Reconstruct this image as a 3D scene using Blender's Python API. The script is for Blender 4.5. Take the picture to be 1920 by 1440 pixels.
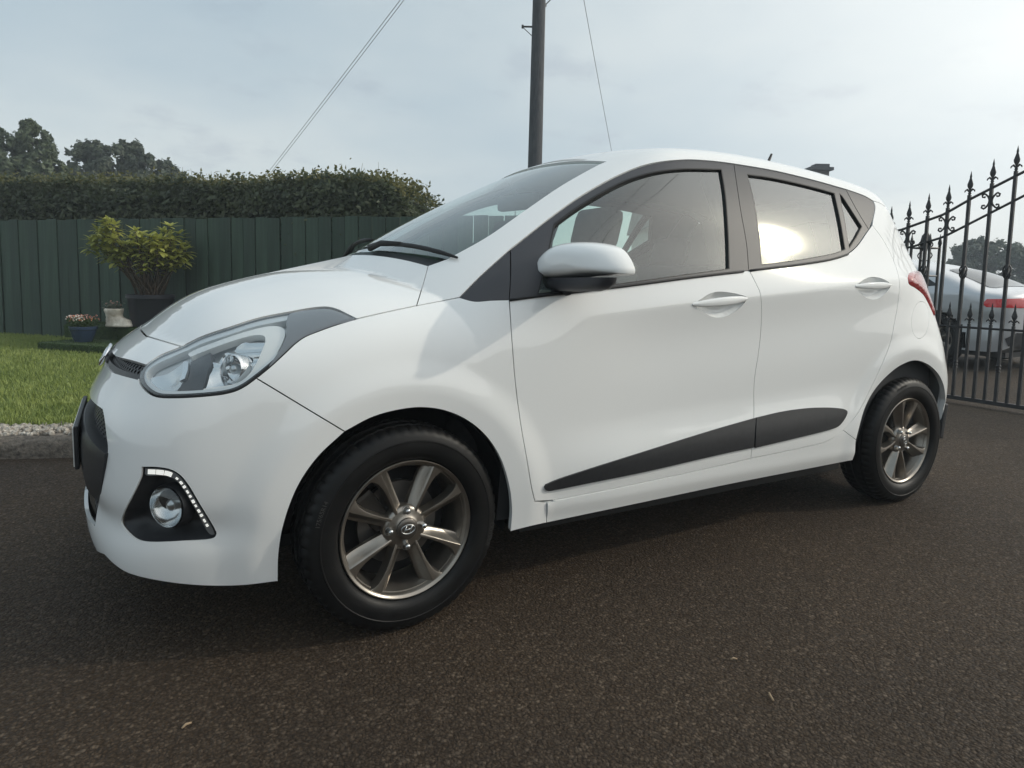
import bpy, bmesh, math, random
import numpy as np
from mathutils import Vector, Matrix
from mathutils.geometry import delaunay_2d_cdt
random.seed(7); np.random.seed(7)
for o in list(bpy.data.objects): bpy.data.objects.remove(o)
SC = bpy.context.scene
COL = SC.collection
R = math.radians

# ---------------------------------------------------------------- camera
CAM_P = np.array([-.6482, -2.4721, .9730]); CAM_YAW, CAM_PITCH, CAM_ROLL, CAM_F, CAM_CY = .5256, -.0956, .0199, 1250.0, 645.2
_fw = np.array([math.sin(CAM_YAW)*math.cos(CAM_PITCH), math.cos(CAM_YAW)*math.cos(CAM_PITCH), math.sin(CAM_PITCH)])
_r0 = np.array([math.cos(CAM_YAW), -math.sin(CAM_YAW), 0]); _u0 = np.cross(_r0, _fw)
_rt = _r0*math.cos(CAM_ROLL)+_u0*math.sin(CAM_ROLL); _up = -_r0*math.sin(CAM_ROLL)+_u0*math.cos(CAM_ROLL)
cd = bpy.data.cameras.new('camera'); cam = bpy.data.objects.new('camera', cd); COL.objects.link(cam)
cd.sensor_width = 36; cd.lens = CAM_F/1920*36; cd.shift_y = (CAM_CY-720)/1920; cd.clip_start = .05; cd.clip_end = 2000
cam.matrix_world = Matrix(((_rt[0], _up[0], -_fw[0], CAM_P[0]), (_rt[1], _up[1], -_fw[1], CAM_P[1]), (_rt[2], _up[2], -_fw[2], CAM_P[2]), (0, 0, 0, 1)))
SC.camera = cam
SC.render.resolution_x, SC.render.resolution_y = 1024, 768

def px_ray(px):
    px = np.atleast_2d(np.array(px, float))
    return _fw+(px[:, :1]-960)/CAM_F*_rt-(px[:, 1:]-CAM_CY)/CAM_F*_up
def at_z(p, z):
    d = px_ray([p])[0]; return CAM_P+d*((z-CAM_P[2])/d[2])
def at_y(p, y):
    d = px_ray([p])[0]; return CAM_P+d*((y-CAM_P[1])/d[1])
def at_x(p, x):
    d = px_ray([p])[0]; return CAM_P+d*((x-CAM_P[0])/d[0])
def at_depth(p, t):
    return CAM_P+px_ray([p])[0]*t

# ---------------------------------------------------------------- sky and sun
SUN = np.array([.796, -.387, .466]); SUN /= np.linalg.norm(SUN)
wd = bpy.data.worlds.new('World'); SC.world = wd; wd.use_nodes = True
nt = wd.node_tree; nt.nodes.clear()
def N(t, **k):
    n = nt.nodes.new(t)
    for a, b in k.items(): setattr(n, a, b)
    return n
out = N('ShaderNodeOutputWorld'); bg = N('ShaderNodeBackground'); bg.inputs[1].default_value = .1
sky = N('ShaderNodeTexSky'); sky.sky_type = 'NISHITA'; sky.sun_disc = False
sky.sun_elevation = math.asin(SUN[2]); sky.sun_rotation = math.atan2(SUN[0], SUN[1]); sky.dust_density = 2.0; sky.air_density = 1.2
tc = N('ShaderNodeTexCoord')
# overcast: layers of cloud over the clear sky, stretched towards the horizon
sep = N('ShaderNodeSeparateXYZ'); nt.links.new(tc.outputs['Generated'], sep.inputs[0])
zz = N('ShaderNodeMath', operation='ADD'); zz.inputs[1].default_value = .22; nt.links.new(sep.outputs['Z'], zz.inputs[0])
zm = N('ShaderNodeMath', operation='MAXIMUM'); zm.inputs[1].default_value = .05; nt.links.new(zz.outputs[0], zm.inputs[0])
dv = N('ShaderNodeVectorMath', operation='DIVIDE'); cb = N('ShaderNodeCombineXYZ')
for k in range(3): nt.links.new(zm.outputs[0], cb.inputs[k])
nt.links.new(tc.outputs['Generated'], dv.inputs[0]); nt.links.new(cb.outputs[0], dv.inputs[1])
def cloud(scale, detail, rough, off, lo, hi, c0, c1):
    mp = N('ShaderNodeMapping'); mp.inputs['Location'].default_value = off; mp.inputs['Scale'].default_value = scale
    nt.links.new(dv.outputs[0], mp.inputs[0])
    n = N('ShaderNodeTexNoise'); n.inputs['Scale'].default_value = 1; n.inputs['Detail'].default_value = detail; n.inputs['Roughness'].default_value = rough
    nt.links.new(mp.outputs[0], n.inputs['Vector'])
    r = N('ShaderNodeValToRGB'); r.color_ramp.elements[0].position = lo; r.color_ramp.elements[1].position = hi
    r.color_ramp.elements[0].color = (*c0, 1); r.color_ramp.elements[1].color = (*c1, 1); r.color_ramp.interpolation = 'EASE'
    nt.links.new(n.outputs['Fac'], r.inputs[0]); return r
base = cloud((.55, .55, .9), 5, .55, (3.1, 1.7, 0), .32, .68, (3.55, 4.45, 5.05), (5.0, 5.6, 5.8))
dark = cloud((3.4, 3.4, 5.5), 8, .6, (1.3, 4.2, 2.0), .53, .72, (0, 0, 0), (1, 1, 1))
m1 = N('ShaderNodeMix', data_type='RGBA'); m1.inputs['Factor'].default_value = .92
nt.links.new(sky.outputs[0], m1.inputs['A']); nt.links.new(base.outputs[0], m1.inputs['B'])
m2 = N('ShaderNodeMix', data_type='RGBA'); m2.inputs['B'].default_value = (2.9, 3.5, 4.2, 1)
df = N('ShaderNodeMath', operation='MULTIPLY'); df.inputs[1].default_value = .42
nt.links.new(dark.outputs[0], df.inputs[0]); nt.links.new(df.outputs[0], m2.inputs['Factor']); nt.links.new(m1.outputs['Result'], m2.inputs['A'])
# thin cloud glows round the sun
dt = N('ShaderNodeVectorMath', operation='DOT_PRODUCT'); dt.inputs[1].default_value = tuple(SUN)
nrm = N('ShaderNodeVectorMath', operation='NORMALIZE'); nt.links.new(tc.outputs['Generated'], nrm.inputs[0]); nt.links.new(nrm.outputs[0], dt.inputs[0])
mx = N('ShaderNodeMath', operation='MAXIMUM'); mx.inputs[1].default_value = 0; nt.links.new(dt.outputs['Value'], mx.inputs[0])
prev = m2
for pw_, colr in ((3000, (260, 235, 170, 1)), (220, (15, 14, 11, 1)), (24, (3.2, 3.2, 3.0, 1)), (2.2, (7.6, 6.9, 6.1, 1))):
    pn = N('ShaderNodeMath', operation='POWER'); pn.inputs[1].default_value = pw_; nt.links.new(mx.outputs[0], pn.inputs[0])
    g2 = N('ShaderNodeMix', data_type='RGBA', blend_type='ADD'); g2.inputs['B'].default_value = colr
    nt.links.new(pn.outputs[0], g2.inputs['Factor']); nt.links.new(prev.outputs['Result'], g2.inputs['A']); prev = g2
# pale band of thicker air towards the horizon
hzm = N('ShaderNodeMapRange'); hzm.inputs['From Min'].default_value = .0; hzm.inputs['From Max'].default_value = .45; hzm.inputs['To Min'].default_value = 1; hzm.inputs['To Max'].default_value = 0; hzm.interpolation_type = 'SMOOTHSTEP'; nt.links.new(sep.outputs['Z'], hzm.inputs['Value'])
g3 = N('ShaderNodeMix', data_type='RGBA', blend_type='ADD'); g3.inputs['B'].default_value = (.9, .75, .58, 1); nt.links.new(hzm.outputs[0], g3.inputs['Factor']); nt.links.new(g2.outputs['Result'], g3.inputs['A']); g2 = g3
nt.links.new(g2.outputs['Result'], bg.inputs[0]); nt.links.new(bg.outputs[0], out.inputs[0])
sd = bpy.data.lights.new('sun', 'SUN'); sd.energy = .95; sd.angle = R(.9); sd.color = (1, .93, .80)
so = bpy.data.objects.new('sun', sd); COL.objects.link(so); so.location = (20, -10, 12)
so.rotation_euler = Vector(tuple(-SUN)).to_track_quat('-Z', 'Y').to_euler()
vs = SC.view_settings; vs.view_transform = 'Standard'; vs.look = 'None'; vs.gamma = 1; vs.exposure = 0.36; vs.use_curve_mapping = False

# ---------------------------------------------------------------- materials
MAT = {}
def mat(name, col=(.5, .5, .5), rough=.5, metal=0, coat=0, spec=.5, coat_rough=.03, ior=1.5, **kw):
    if name in MAT: return MAT[name]
    m = bpy.data.materials.new(name); m.use_nodes = True; b = m.node_tree.nodes['Principled BSDF']
    b.inputs['Base Color'].default_value = (*col, 1); b.inputs['Roughness'].default_value = rough; b.inputs['Metallic'].default_value = metal
    b.inputs['Coat Weight'].default_value = coat; b.inputs['Coat Roughness'].default_value = coat_rough
    b.inputs['Specular IOR Level'].default_value = spec; b.inputs['IOR'].default_value = ior
    for k, v in kw.items(): b.inputs[k.replace('_', ' ')].default_value = v
    MAT[name] = m; return m
def vary(m, c0, c1, scale, detail=4, rough=.6, stretch=(1, 1, 1), lo=.3, hi=.7, bump=0, bscale=None, bdist=.01, coords='Object', rr=None):
    """noise colour between two tones, optional bump and roughness range"""
    t = m.node_tree; L = t.links; b = t.nodes['Principled BSDF']
    tc = t.nodes.new('ShaderNodeTexCoord'); mp = t.nodes.new('ShaderNodeMapping'); mp.inputs['Scale'].default_value = stretch
    L.new(tc.outputs[coords], mp.inputs[0])
    n = t.nodes.new('ShaderNodeTexNoise'); n.inputs['Scale'].default_value = scale; n.inputs['Detail'].default_value = detail; n.inputs['Roughness'].default_value = rough
    L.new(mp.outputs[0], n.inputs['Vector'])
    r = t.nodes.new('ShaderNodeValToRGB'); r.color_ramp.elements[0].position = lo; r.color_ramp.elements[1].position = hi
    r.color_ramp.elements[0].color = (*c0, 1); r.color_ramp.elements[1].color = (*c1, 1)
    L.new(n.outputs['Fac'], r.inputs[0]); L.new(r.outputs[0], b.inputs['Base Color'])
    if rr:
        mr = t.nodes.new('ShaderNodeMapRange'); mr.inputs['To Min'].default_value, mr.inputs['To Max'].default_value = rr
        L.new(n.outputs['Fac'], mr.inputs['Value']); L.new(mr.outputs[0], b.inputs['Roughness'])
    if bump:
        n2 = t.nodes.new('ShaderNodeTexNoise'); n2.inputs['Scale'].default_value = bscale or scale*4; n2.inputs['Detail'].default_value = 4
        L.new(mp.outputs[0], n2.inputs['Vector'])
        bp = t.nodes.new('ShaderNodeBump'); bp.inputs['Strength'].default_value = bump; bp.inputs['Distance'].default_value = bdist
        L.new(n2.outputs['Fac'], bp.inputs['Height']); L.new(bp.outputs[0], b.inputs['Normal'])
    return m
def glass_mat(name, tint, ior=1.6, rough=0.0):
    """thin pane: fresnel reflection over a tinted see-through"""
    m = bpy.data.materials.new(name); m.use_nodes = True; t = m.node_tree; t.nodes.clear(); L = t.links
    o = t.nodes.new('ShaderNodeOutputMaterial'); tr = t.nodes.new('ShaderNodeBsdfTransparent'); tr.inputs[0].default_value = (*tint, 1)
    gl = t.nodes.new('ShaderNodeBsdfGlossy'); gl.inputs['Roughness'].default_value = rough; gl.inputs[0].default_value = (.95, .97, .97, 1)
    lw = t.nodes.new('ShaderNodeLayerWeight'); pw_ = t.nodes.new('ShaderNodeMath'); pw_.operation = 'POWER'; pw_.inputs[1].default_value = 3.0; L.new(lw.outputs['Facing'], pw_.inputs[0])
    f0 = 2.4*((ior-1)/(ior+1))**2; ma = t.nodes.new('ShaderNodeMath'); ma.operation = 'MULTIPLY_ADD'; ma.inputs[1].default_value = 1-f0; ma.inputs[2].default_value = f0; L.new(pw_.outputs[0], ma.inputs[0])
    mx = t.nodes.new('ShaderNodeMixShader'); L.new(ma.outputs[0], mx.inputs[0]); L.new(tr.outputs[0], mx.inputs[1]); L.new(gl.outputs[0], mx.inputs[2])
    L.new(mx.outputs[0], o.inputs[0]); MAT[name] = m; return m

# ---------------------------------------------------------------- object helpers
def link(o, parent=None):
    COL.objects.link(o)
    if parent is not None: o.parent = parent
    return o
def empty(name, loc=(0, 0, 0), rz=0, parent=None):
    o = bpy.data.objects.new(name, None); o.location = loc; o.rotation_euler = (0, 0, rz); o.empty_display_size = .1
    return link(o, parent)
def tag(o, label=None, cat=None, group=None, kind=None):
    if label: o['label'] = label
    if cat: o['category'] = cat
    if group: o['group'] = group
    if kind: o['kind'] = kind
    return o
def mesh_obj(name, V, Fc, m, parent=None, smooth=True, normals=None):
    me = bpy.data.meshes.new(name); me.from_pydata([tuple(map(float, v)) for v in V], [], [tuple(int(i) for i in f) for f in Fc])
    if m: me.materials.append(m)
    me.polygons.foreach_set('use_smooth', [smooth]*len(me.polygons)); me.update()
    if normals is not None: me.normals_split_custom_set_from_vertices([tuple(map(float, n)) for n in normals])
    return link(bpy.data.objects.new(name, me), parent)
def bm_obj(name, bm, m, parent=None, smooth=False, angle=None):
    me = bpy.data.meshes.new(name); bm.to_mesh(me); bm.free()
    if m: me.materials.append(m)
    me.polygons.foreach_set('use_smooth', [smooth]*len(me.polygons))
    if angle: me.set_sharp_from_angle(angle=R(angle))
    return link(bpy.data.objects.new(name, me), parent)
def box(bm, c, s, rot=None, bev=0):
    r = bmesh.ops.create_cube(bm, size=1); v = r['verts']
    bmesh.ops.scale(bm, vec=s, verts=v)
    if bev:
        es = {e for x in v for e in x.link_edges}
        q = bmesh.ops.bevel(bm, geom=list(es), offset=bev, segments=2, affect='EDGES', profile=.6); v = list({x for f in q['faces'] for x in f.verts} | {x for x in v if x.is_valid})
    if rot is not None: bmesh.ops.rotate(bm, cent=(0, 0, 0), matrix=rot, verts=v)
    bmesh.ops.translate(bm, vec=c, verts=v); return v
def tube(bm, pts, rad, n=8, cap=True):
    pts = [Vector(p) for p in pts]; rs = rad if hasattr(rad, '__len__') else [rad]*len(pts); rings = []; pu = None
    for i, p in enumerate(pts):
        t = (pts[min(i+1, len(pts)-1)]-pts[max(i-1, 0)]).normalized()
        if pu is None: pu = t.orthogonal().normalized()
        u = (pu-t*pu.dot(t)); u = u.normalized() if u.length > 1e-6 else t.orthogonal().normalized(); pu = u; w = t.cross(u)
        rings.append([bm.verts.new(p+(u*math.cos(2*math.pi*k/n)+w*math.sin(2*math.pi*k/n))*rs[i]) for k in range(n)])
    for a, b in zip(rings[:-1], rings[1:]):
        for k in range(n): bm.faces.new((a[k], a[(k+1) % n], b[(k+1) % n], b[k]))
    if cap: bm.faces.new(rings[0][::-1]); bm.faces.new(rings[-1])
    return rings
def lathe(bm, prof, n=32, axis='z', closed=False, cx=(0, 0, 0)):
    """revolve (r, h) profile"""
    rings = []
    for r_, h_ in prof:
        ring = []
        for k in range(n):
            a = 2*math.pi*k/n; x, y = r_*math.cos(a), r_*math.sin(a)
            p = (x, y, h_) if axis == 'z' else (x, h_, y)
            ring.append(bm.verts.new((p[0]+cx[0], p[1]+cx[1], p[2]+cx[2])))
        rings.append(ring)
    m = len(rings)
    for i in range(m if closed else m-1):
        a, b = rings[i], rings[(i+1) % m]
        for k in range(n):
            f = (a[k], a[(k+1) % n], b[(k+1) % n], b[k])
            bm.faces.new(f if axis == 'z' else f[::-1])
    return rings
def copy_tree(o, parent=None):
    c = o.copy(); COL.objects.link(c)
    if parent is not None: c.parent = parent
    for ch in list(o.children): copy_tree(ch, c)
    return c

# ================================================================ shape of the white hatchback
def cub(xk,yk,x):
    """natural cubic spline"""
    xk=np.asarray(xk,float);yk=np.asarray(yk,float);n=len(xk)
    h=np.diff(xk);A=np.zeros((n,n));b=np.zeros((n,)+yk.shape[1:])
    A[0,0]=A[-1,-1]=1
    for i in range(1,n-1):
        A[i,i-1]=h[i-1];A[i,i]=2*(h[i-1]+h[i]);A[i,i+1]=h[i]
        b[i]=6*((yk[i+1]-yk[i])/h[i]-(yk[i]-yk[i-1])/h[i-1])
    M=np.linalg.solve(A,b)
    x=np.clip(x,xk[0],xk[-1])
    j=np.clip(np.searchsorted(xk,x)-1,0,n-2)
    hj=h[j];a=(xk[j+1]-x)/hj;c=1-a
    if yk.ndim>1: hj=hj[:,None];a=a[:,None];c=c[:,None]
    return a*yk[j]+c*yk[j+1]+((a**3-a)*M[j]+(c**3-c)*M[j+1])*hj**2/6
def pch(xk,yk,x):
    """monotone cubic (fritsch-carlson)"""
    xk=np.asarray(xk,float);yk=np.asarray(yk,float)
    h=np.diff(xk);d=np.diff(yk)/h
    m=np.zeros_like(yk);m[0]=d[0];m[-1]=d[-1]
    for i in range(1,len(xk)-1):
        m[i]=0 if d[i-1]*d[i]<=0 else (h[i-1]+h[i])*3/((2*h[i]+h[i-1])/d[i-1]+(h[i]+2*h[i-1])/d[i])
    x=np.clip(x,xk[0],xk[-1]);j=np.clip(np.searchsorted(xk,x)-1,0,len(xk)-2)
    t=(x-xk[j])/h[j]
    return (2*t**3-3*t**2+1)*yk[j]+(t**3-2*t**2+t)*h[j]*m[j]+(-2*t**3+3*t**2)*yk[j+1]+(t**3-t**2)*h[j]*m[j+1]
def sstep(a,b,x):
    t=np.clip((x-a)/(b-a),0,1);return t*t*(3-2*t)
def smax(a,b,k):
    k=k*1.6;t=np.maximum(k-np.abs(a-b),0)/k
    return np.maximum(a,b)+t*t*t*k/6
GZ=[.12,.25,.35,.5,.65,.8,.9,1.0,1.1,1.2,1.3,1.4,1.5,1.6]
GX=[-.9,-.5,-.3,0,.35,.8,1.35,1.9,2.35,2.7,3.0]
GT=np.array([
 [.58,.60,.61,.61,.595,.56,.51,.45,.40,.36,.32,.28,.24,.20],
 [.705,.725,.735,.74,.725,.69,.645,.585,.54,.50,.46,.42,.37,.32],
 [.755,.775,.787,.79,.78,.75,.705,.645,.60,.56,.52,.48,.43,.38],
 [.785,.800,.808,.812,.806,.786,.750,.700,.665,.63,.59,.545,.49,.43],
 [.785,.803,.815,.820,.820,.811,.792,.766,.724,.684,.64,.59,.53,.46],
 [.783,.802,.820,.818,.822,.824,.818,.800,.758,.720,.676,.622,.56,.48],
 [.780,.802,.822,.818,.822,.826,.823,.806,.765,.726,.682,.628,.566,.49],
 [.780,.802,.822,.820,.824,.828,.825,.808,.760,.715,.668,.614,.552,.48],
 [.785,.803,.818,.822,.825,.824,.814,.790,.735,.686,.637,.585,.528,.465],
 [.770,.790,.804,.812,.805,.782,.756,.712,.655,.605,.560,.520,.47,.42],
 [.71,.725,.735,.74,.74,.715,.68,.64,.58,.53,.49,.45,.41,.36]])
NX,NZ=196,149
_gx=np.linspace(GX[0],GX[-1],NX);_gz=np.linspace(GZ[0],GZ[-1],NZ)
_t=cub(GX,GT,_gx)                 # NX x nz
_G=cub(GZ,_t.T,_gz).T             # NX x NZ
def _w(t):
    return (-.5*t**3+t**2-.5*t,1.5*t**3-2.5*t**2+1,-1.5*t**3+2*t**2+.5*t,.5*t**3-.5*t**2)
def gbase(x,z):
    fx=np.clip((x-GX[0])/(GX[-1]-GX[0])*(NX-1),0,NX-1.001);fz=np.clip((z-GZ[0])/(GZ[-1]-GZ[0])*(NZ-1),0,NZ-1.001)
    i=fx.astype(int);j=fz.astype(int);wx=_w(fx-i);wz=_w(fz-j);o=0
    for a in range(4):
        ii=np.clip(i+a-1,0,NX-1)
        for b in range(4):
            o=o+wx[a]*wz[b]*_G[ii,np.clip(j+b-1,0,NZ-1)]
    return o
WB=2.385
def tabulate(f,a,b,n=800):
    xs=np.linspace(a,b,n);v=f(xs)
    def lookup(x): 
        t=np.clip((x-a)/(b-a)*(n-1),0,n-1.001);i=t.astype(int);t=t-i;w=_w(t)
        return sum(w[k]*v[np.clip(i+k-1,0,n-1)] for k in range(4))
    return lookup
_cz=tabulate(lambda x:cub([.2,.48,1.02,1.352,1.886,2.212,2.8],[.835,.856,.910,.934,.982,1.008,1.03],x),.2,2.8)
def side_w(x,z):
    v=gbase(x,z)
    # shoulder crease along the doors
    d=z-_cz(x)
    m=sstep(.40,.95,x)*(1-.5*sstep(2.3,2.75,x))
    e=np.sqrt(d*d+.005**2)
    v=v-m*np.where(d<0,.20*e*np.exp(-(d/.17)**2),.08*e*np.exp(-(d/.05)**2))+m*.010*np.exp(-(d/np.where(d<0,.2,.06))**2)
    # arch flares
    for cx,R in ((0.0,.43),(WB-.02,.45)):
        r=np.hypot(x-cx,z-.286)
        v=v+(.012*(1-sstep(R-.05,R+.05,r))-.11*.014*np.log1p(np.exp(np.clip((R-.03-r)/.014,-30,30))))
    # flared foot of the doors above the moulding
    m=sstep(.35,.75,x)*(1-sstep(1.75,2.15,x))
    zt=.40+.07*(x-.4)/1.5
    v=v+m*.016*(1-sstep(zt-.03,zt+.13,z))
    return v
# centre profile: bonnet, screen, roof, hatch
HXB=[-.80,-.68,-.60,-.52,-.36,-.185,0,.12,.4]
HZB=[.615,.765,.831,.884,.942,.986,1.005,1.013,1.017]
HXW=[-.2,.05,.25,.5,.7,.87,1.0,1.2,1.5,1.8,2.2,2.5,2.7,3.0]
HZW=[.835,1.026,1.153,1.285,1.381,1.455,1.497,1.524,1.536,1.530,1.500,1.463,1.425,1.365]
_hb=tabulate(lambda x:cub(HXB,HZB,x),-.8,.4);_hw=tabulate(lambda x:cub(HXW,HZW,x),-.2,3.0)
def top_h(x,y):
    ya=np.abs(y)
    xb=x-.16*ya**2*(x<9)
    hb=_hb(np.minimum(xb,.39))-.055*(ya/.6)**2-.03*(ya/.7)**4
    xw=x-.36*ya**2*(1-sstep(.9,1.5,x))
    hw=_hw(xw)-.022*(ya/.55)**2-.014*(ya/.55)**4
    return hb, hw
FZ=[.10,.16,.22,.30,.40,.52,.60,.68,.73,.764,.80,.9,1.1]
FX=[-.71,-.745,-.772,-.780,-.783,-.775,-.757,-.716,-.690,-.654,-.618,-.515,-.31]
_fx=tabulate(lambda z:cub(FZ,FX,z),.10,1.1)
RZ=[.15,.25,.35,.55,.8,1.0,1.15,1.3,1.4,1.5]
RX=[2.84,2.89,2.925,2.935,2.915,2.875,2.82,2.745,2.69,2.6]
_rx=tabulate(lambda z:cub(RZ,RX,z),.15,1.5)
def sheets(P):
    x,y,z=P[...,0],P[...,1],P[...,2];ya=np.abs(y)
    s=ya-side_w(x,z)
    hb,hw=top_h(x,y)
    ft=_fx(z)+.20*ya**2+.55*np.maximum(ya-.25,0)**3-x
    ft=ft+.016*np.exp(-((z-.345)/.045)**2)*sstep(.25,.45,ya)
    s=s+.012*np.exp(-((z-.345)/.045)**2)*(1-sstep(-.5,-.34,x))
    up=sstep(.55,1.15,z)
    rt=x-(_rx(z)-(.16+.20*up)*ya**2-(.5+.5*up)*np.maximum(ya-.3,0)**3)
    return s,z-hb,z-hw,ft,rt
def BF(P):
    s,b,w,ft,rt=sheets(P);x=P[...,0]
    lo=smax(s,np.minimum(b,w),np.where(x<.2,.10,.10-.03*sstep(.2,.8,x)))
    lo=smax(lo,ft,.10)
    lo=smax(lo,rt,.13)
    return lo
def grad(P,e=2e-3):
    G=np.zeros_like(P)
    for k in range(3):
        d=np.zeros(3);d[k]=e
        G[...,k]=(BF(P+d)-BF(P-d))/(2*e)
    return G/np.linalg.norm(G,axis=-1,keepdims=True)
def cast(o,d,t0,t1,n=400,it=30):
    """first crossing outside->inside along rays, o,d (N,3)"""
    ts=np.linspace(t0,t1,n)
    o=np.broadcast_to(o,d.shape)
    lo=np.full(len(d),np.nan);hi=lo.copy();prev=BF(o+d*t0);mn=prev.copy()
    for a,b in zip(ts[:-1],ts[1:]):
        cur=BF(o+d*b);mn=np.fmin(mn,cur)
        k=(prev>0)&(cur<=0)&np.isnan(lo);lo[k]=a;hi[k]=b;prev=cur
    ok=~np.isnan(lo);l=lo[ok];u=hi[ok];oo=o[ok];dd=d[ok]
    for _ in range(it):
        m=(l+u)/2;v=BF(oo+dd*m[:,None]);l=np.where(v>0,m,l);u=np.where(v>0,u,m)
    P=np.full(d.shape,np.nan);P[ok]=oo+dd*((l+u)/2)[:,None]
    return P,mn

# ---------------------------------------------------------------- panels cut out of that shape
AX_F, AX_R = .10, 2.30
def dom_ray(dom, uv):
    u, v = uv[:, 0], uv[:, 1]; z0 = np.zeros_like(u)
    if dom == 'side':
        return np.stack([u, z0, v], 1), np.stack([z0, z0-1, z0], 1), .02, 1.3
    if dom == 'top':
        return np.stack([u, v, z0+.66], 1), np.stack([z0, z0, z0+1], 1), 0.0, 1.1
    if dom == 'front':
        return np.stack([z0+AX_F, z0, v], 1), np.stack([-np.cos(u/.8), -np.sin(u/.8), z0], 1), .05, 1.4
    return np.stack([z0+AX_R, z0, v], 1), np.stack([np.cos(u/.8), -np.sin(u/.8), z0], 1), .02, 1.2
def dom_uv(dom, P):
    if dom == 'side': return P[:, [0, 2]]
    if dom == 'top': return P[:, [0, 1]]
    if dom == 'front': return np.stack([.8*np.arctan2(-P[:, 1], AX_F-P[:, 0]), P[:, 2]], 1)
    return np.stack([.8*np.arctan2(-P[:, 1], P[:, 0]-AX_R), P[:, 2]], 1)
def dom_point(dom, uv):
    o, d, a, b = dom_ray(dom, uv); lo = np.full(len(uv), a); hi = np.full(len(uv), b)
    fl = BF(o+d*lo[:, None]); fh = BF(o+d*hi[:, None])
    for k in range(22):
        if k % 3 == 2: m = (lo+hi)/2
        else: m = np.clip(lo-fl*(hi-lo)/np.where(np.abs(fh-fl) < 1e-12, 1, fh-fl), lo+.02*(hi-lo), hi-.02*(hi-lo))
        f = BF(o+d*m[:, None]); neg = f < 0
        lo = np.where(neg, m, lo); fl = np.where(neg, f, fl); hi = np.where(neg, hi, m); fh = np.where(neg, fh, f)
    return o+d*((lo+hi)/2)[:, None]
def catmull(p, step):
    p = np.asarray(p, float)
    if len(p) < 3:
        n = max(2, int(np.linalg.norm(p[-1]-p[0])/step)+1); t = np.linspace(0, 1, n)[:, None]; return p[0]*(1-t)+p[-1]*t
    q = np.vstack([2*p[0]-p[1], p, 2*p[-1]-p[-2]]); out = []
    for i in range(1, len(q)-2):
        a, b, c, d = q[i-1:i+3]; l = [max(np.linalg.norm(y-x), 1e-9)**.5 for x, y in ((a, b), (b, c), (c, d))]
        m1 = (c-b)/1; m1 = l[1]*((b-a)/l[0]-(c-a)/(l[0]+l[1])+(c-b)/l[1]); m2 = l[1]*((c-b)/l[1]-(d-b)/(l[1]+l[2])+(d-c)/l[2])
        n = max(1, int(np.linalg.norm(c-b)/step)); t = np.linspace(0, 1, n, endpoint=False)[:, None]
        out.append((2*t**3-3*t**2+1)*b+(t**3-2*t**2+t)*m1+(-2*t**3+3*t**2)*c+(t**3-t**2)*m2)
    return np.vstack(out+[p[-1:]])
def px_curve(pts, step=4.0):
    """photo curve -> points where those sight lines meet the body"""
    d = px_ray(catmull(pts, step)); P, _ = cast(CAM_P, d, 1.35, 4.75, 70, 18)
    return P[~np.isnan(P[:, 0])]
def loop_px(*segs, dom='side', step=4.0):
    """outline from smooth segments; each is photo pixels (n,2), domain points ('uv', pts) or 3-D points"""
    out = []
    for s in segs:
        if isinstance(s, tuple) and isinstance(s[0], str): q = catmull(s[1], .012)
        elif isinstance(s, np.ndarray) and s.shape[1] == 3: q = dom_uv(dom, s)
        else: q = dom_uv(dom, px_curve(s, step))
        out.append(q)
    return clean(np.vstack(out))
def clean(q, eps=1.2e-3):
    keep = [q[0]]
    for p in q[1:]:
        if np.linalg.norm(p-keep[-1]) > eps: keep.append(p)
    if np.linalg.norm(keep[0]-keep[-1]) < eps: keep.pop()
    q = np.array(keep)
    if np.sum(q[:, 0]*np.roll(q[:, 1], -1)-np.roll(q[:, 0], -1)*q[:, 1]) < 0: q = q[::-1]
    return q
def inset(q, d):
    """move a ccw outline inwards"""
    if not d: return q
    t = np.roll(q, -1, 0)-np.roll(q, 1, 0); t /= np.maximum(np.linalg.norm(t, axis=1, keepdims=True), 1e-9)
    return q+np.stack([-t[:, 1], t[:, 0]], 1)*d
def smooth_loop(q, n):
    for _ in range(n): q = q*.5+.25*(np.roll(q, 1, 0)+np.roll(q, -1, 0))
    return q
def inside(q, p):
    x, y = p[:, 0], p[:, 1]; r = np.zeros(len(p), bool); a = q; b = np.roll(q, -1, 0)
    for (x0, y0), (x1, y1) in zip(a, b):
        if y0 == y1: continue
        c = ((y0 > y) != (y1 > y)) & (x < (x1-x0)*(y-y0)/(y1-y0)+x0); r ^= c
    return r
def dist_seg(q, p, far):
    d = np.full(len(p), 9.); a = q; b = np.roll(q, -1, 0)
    for s, e in zip(a, b):
        v = e-s; L = v@v
        if L < 1e-14: continue
        t = np.clip(((p-s)@v)/L, 0, 1); d = np.minimum(d, np.linalg.norm(p-s-t[:, None]*v, axis=1))
    return d
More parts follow.
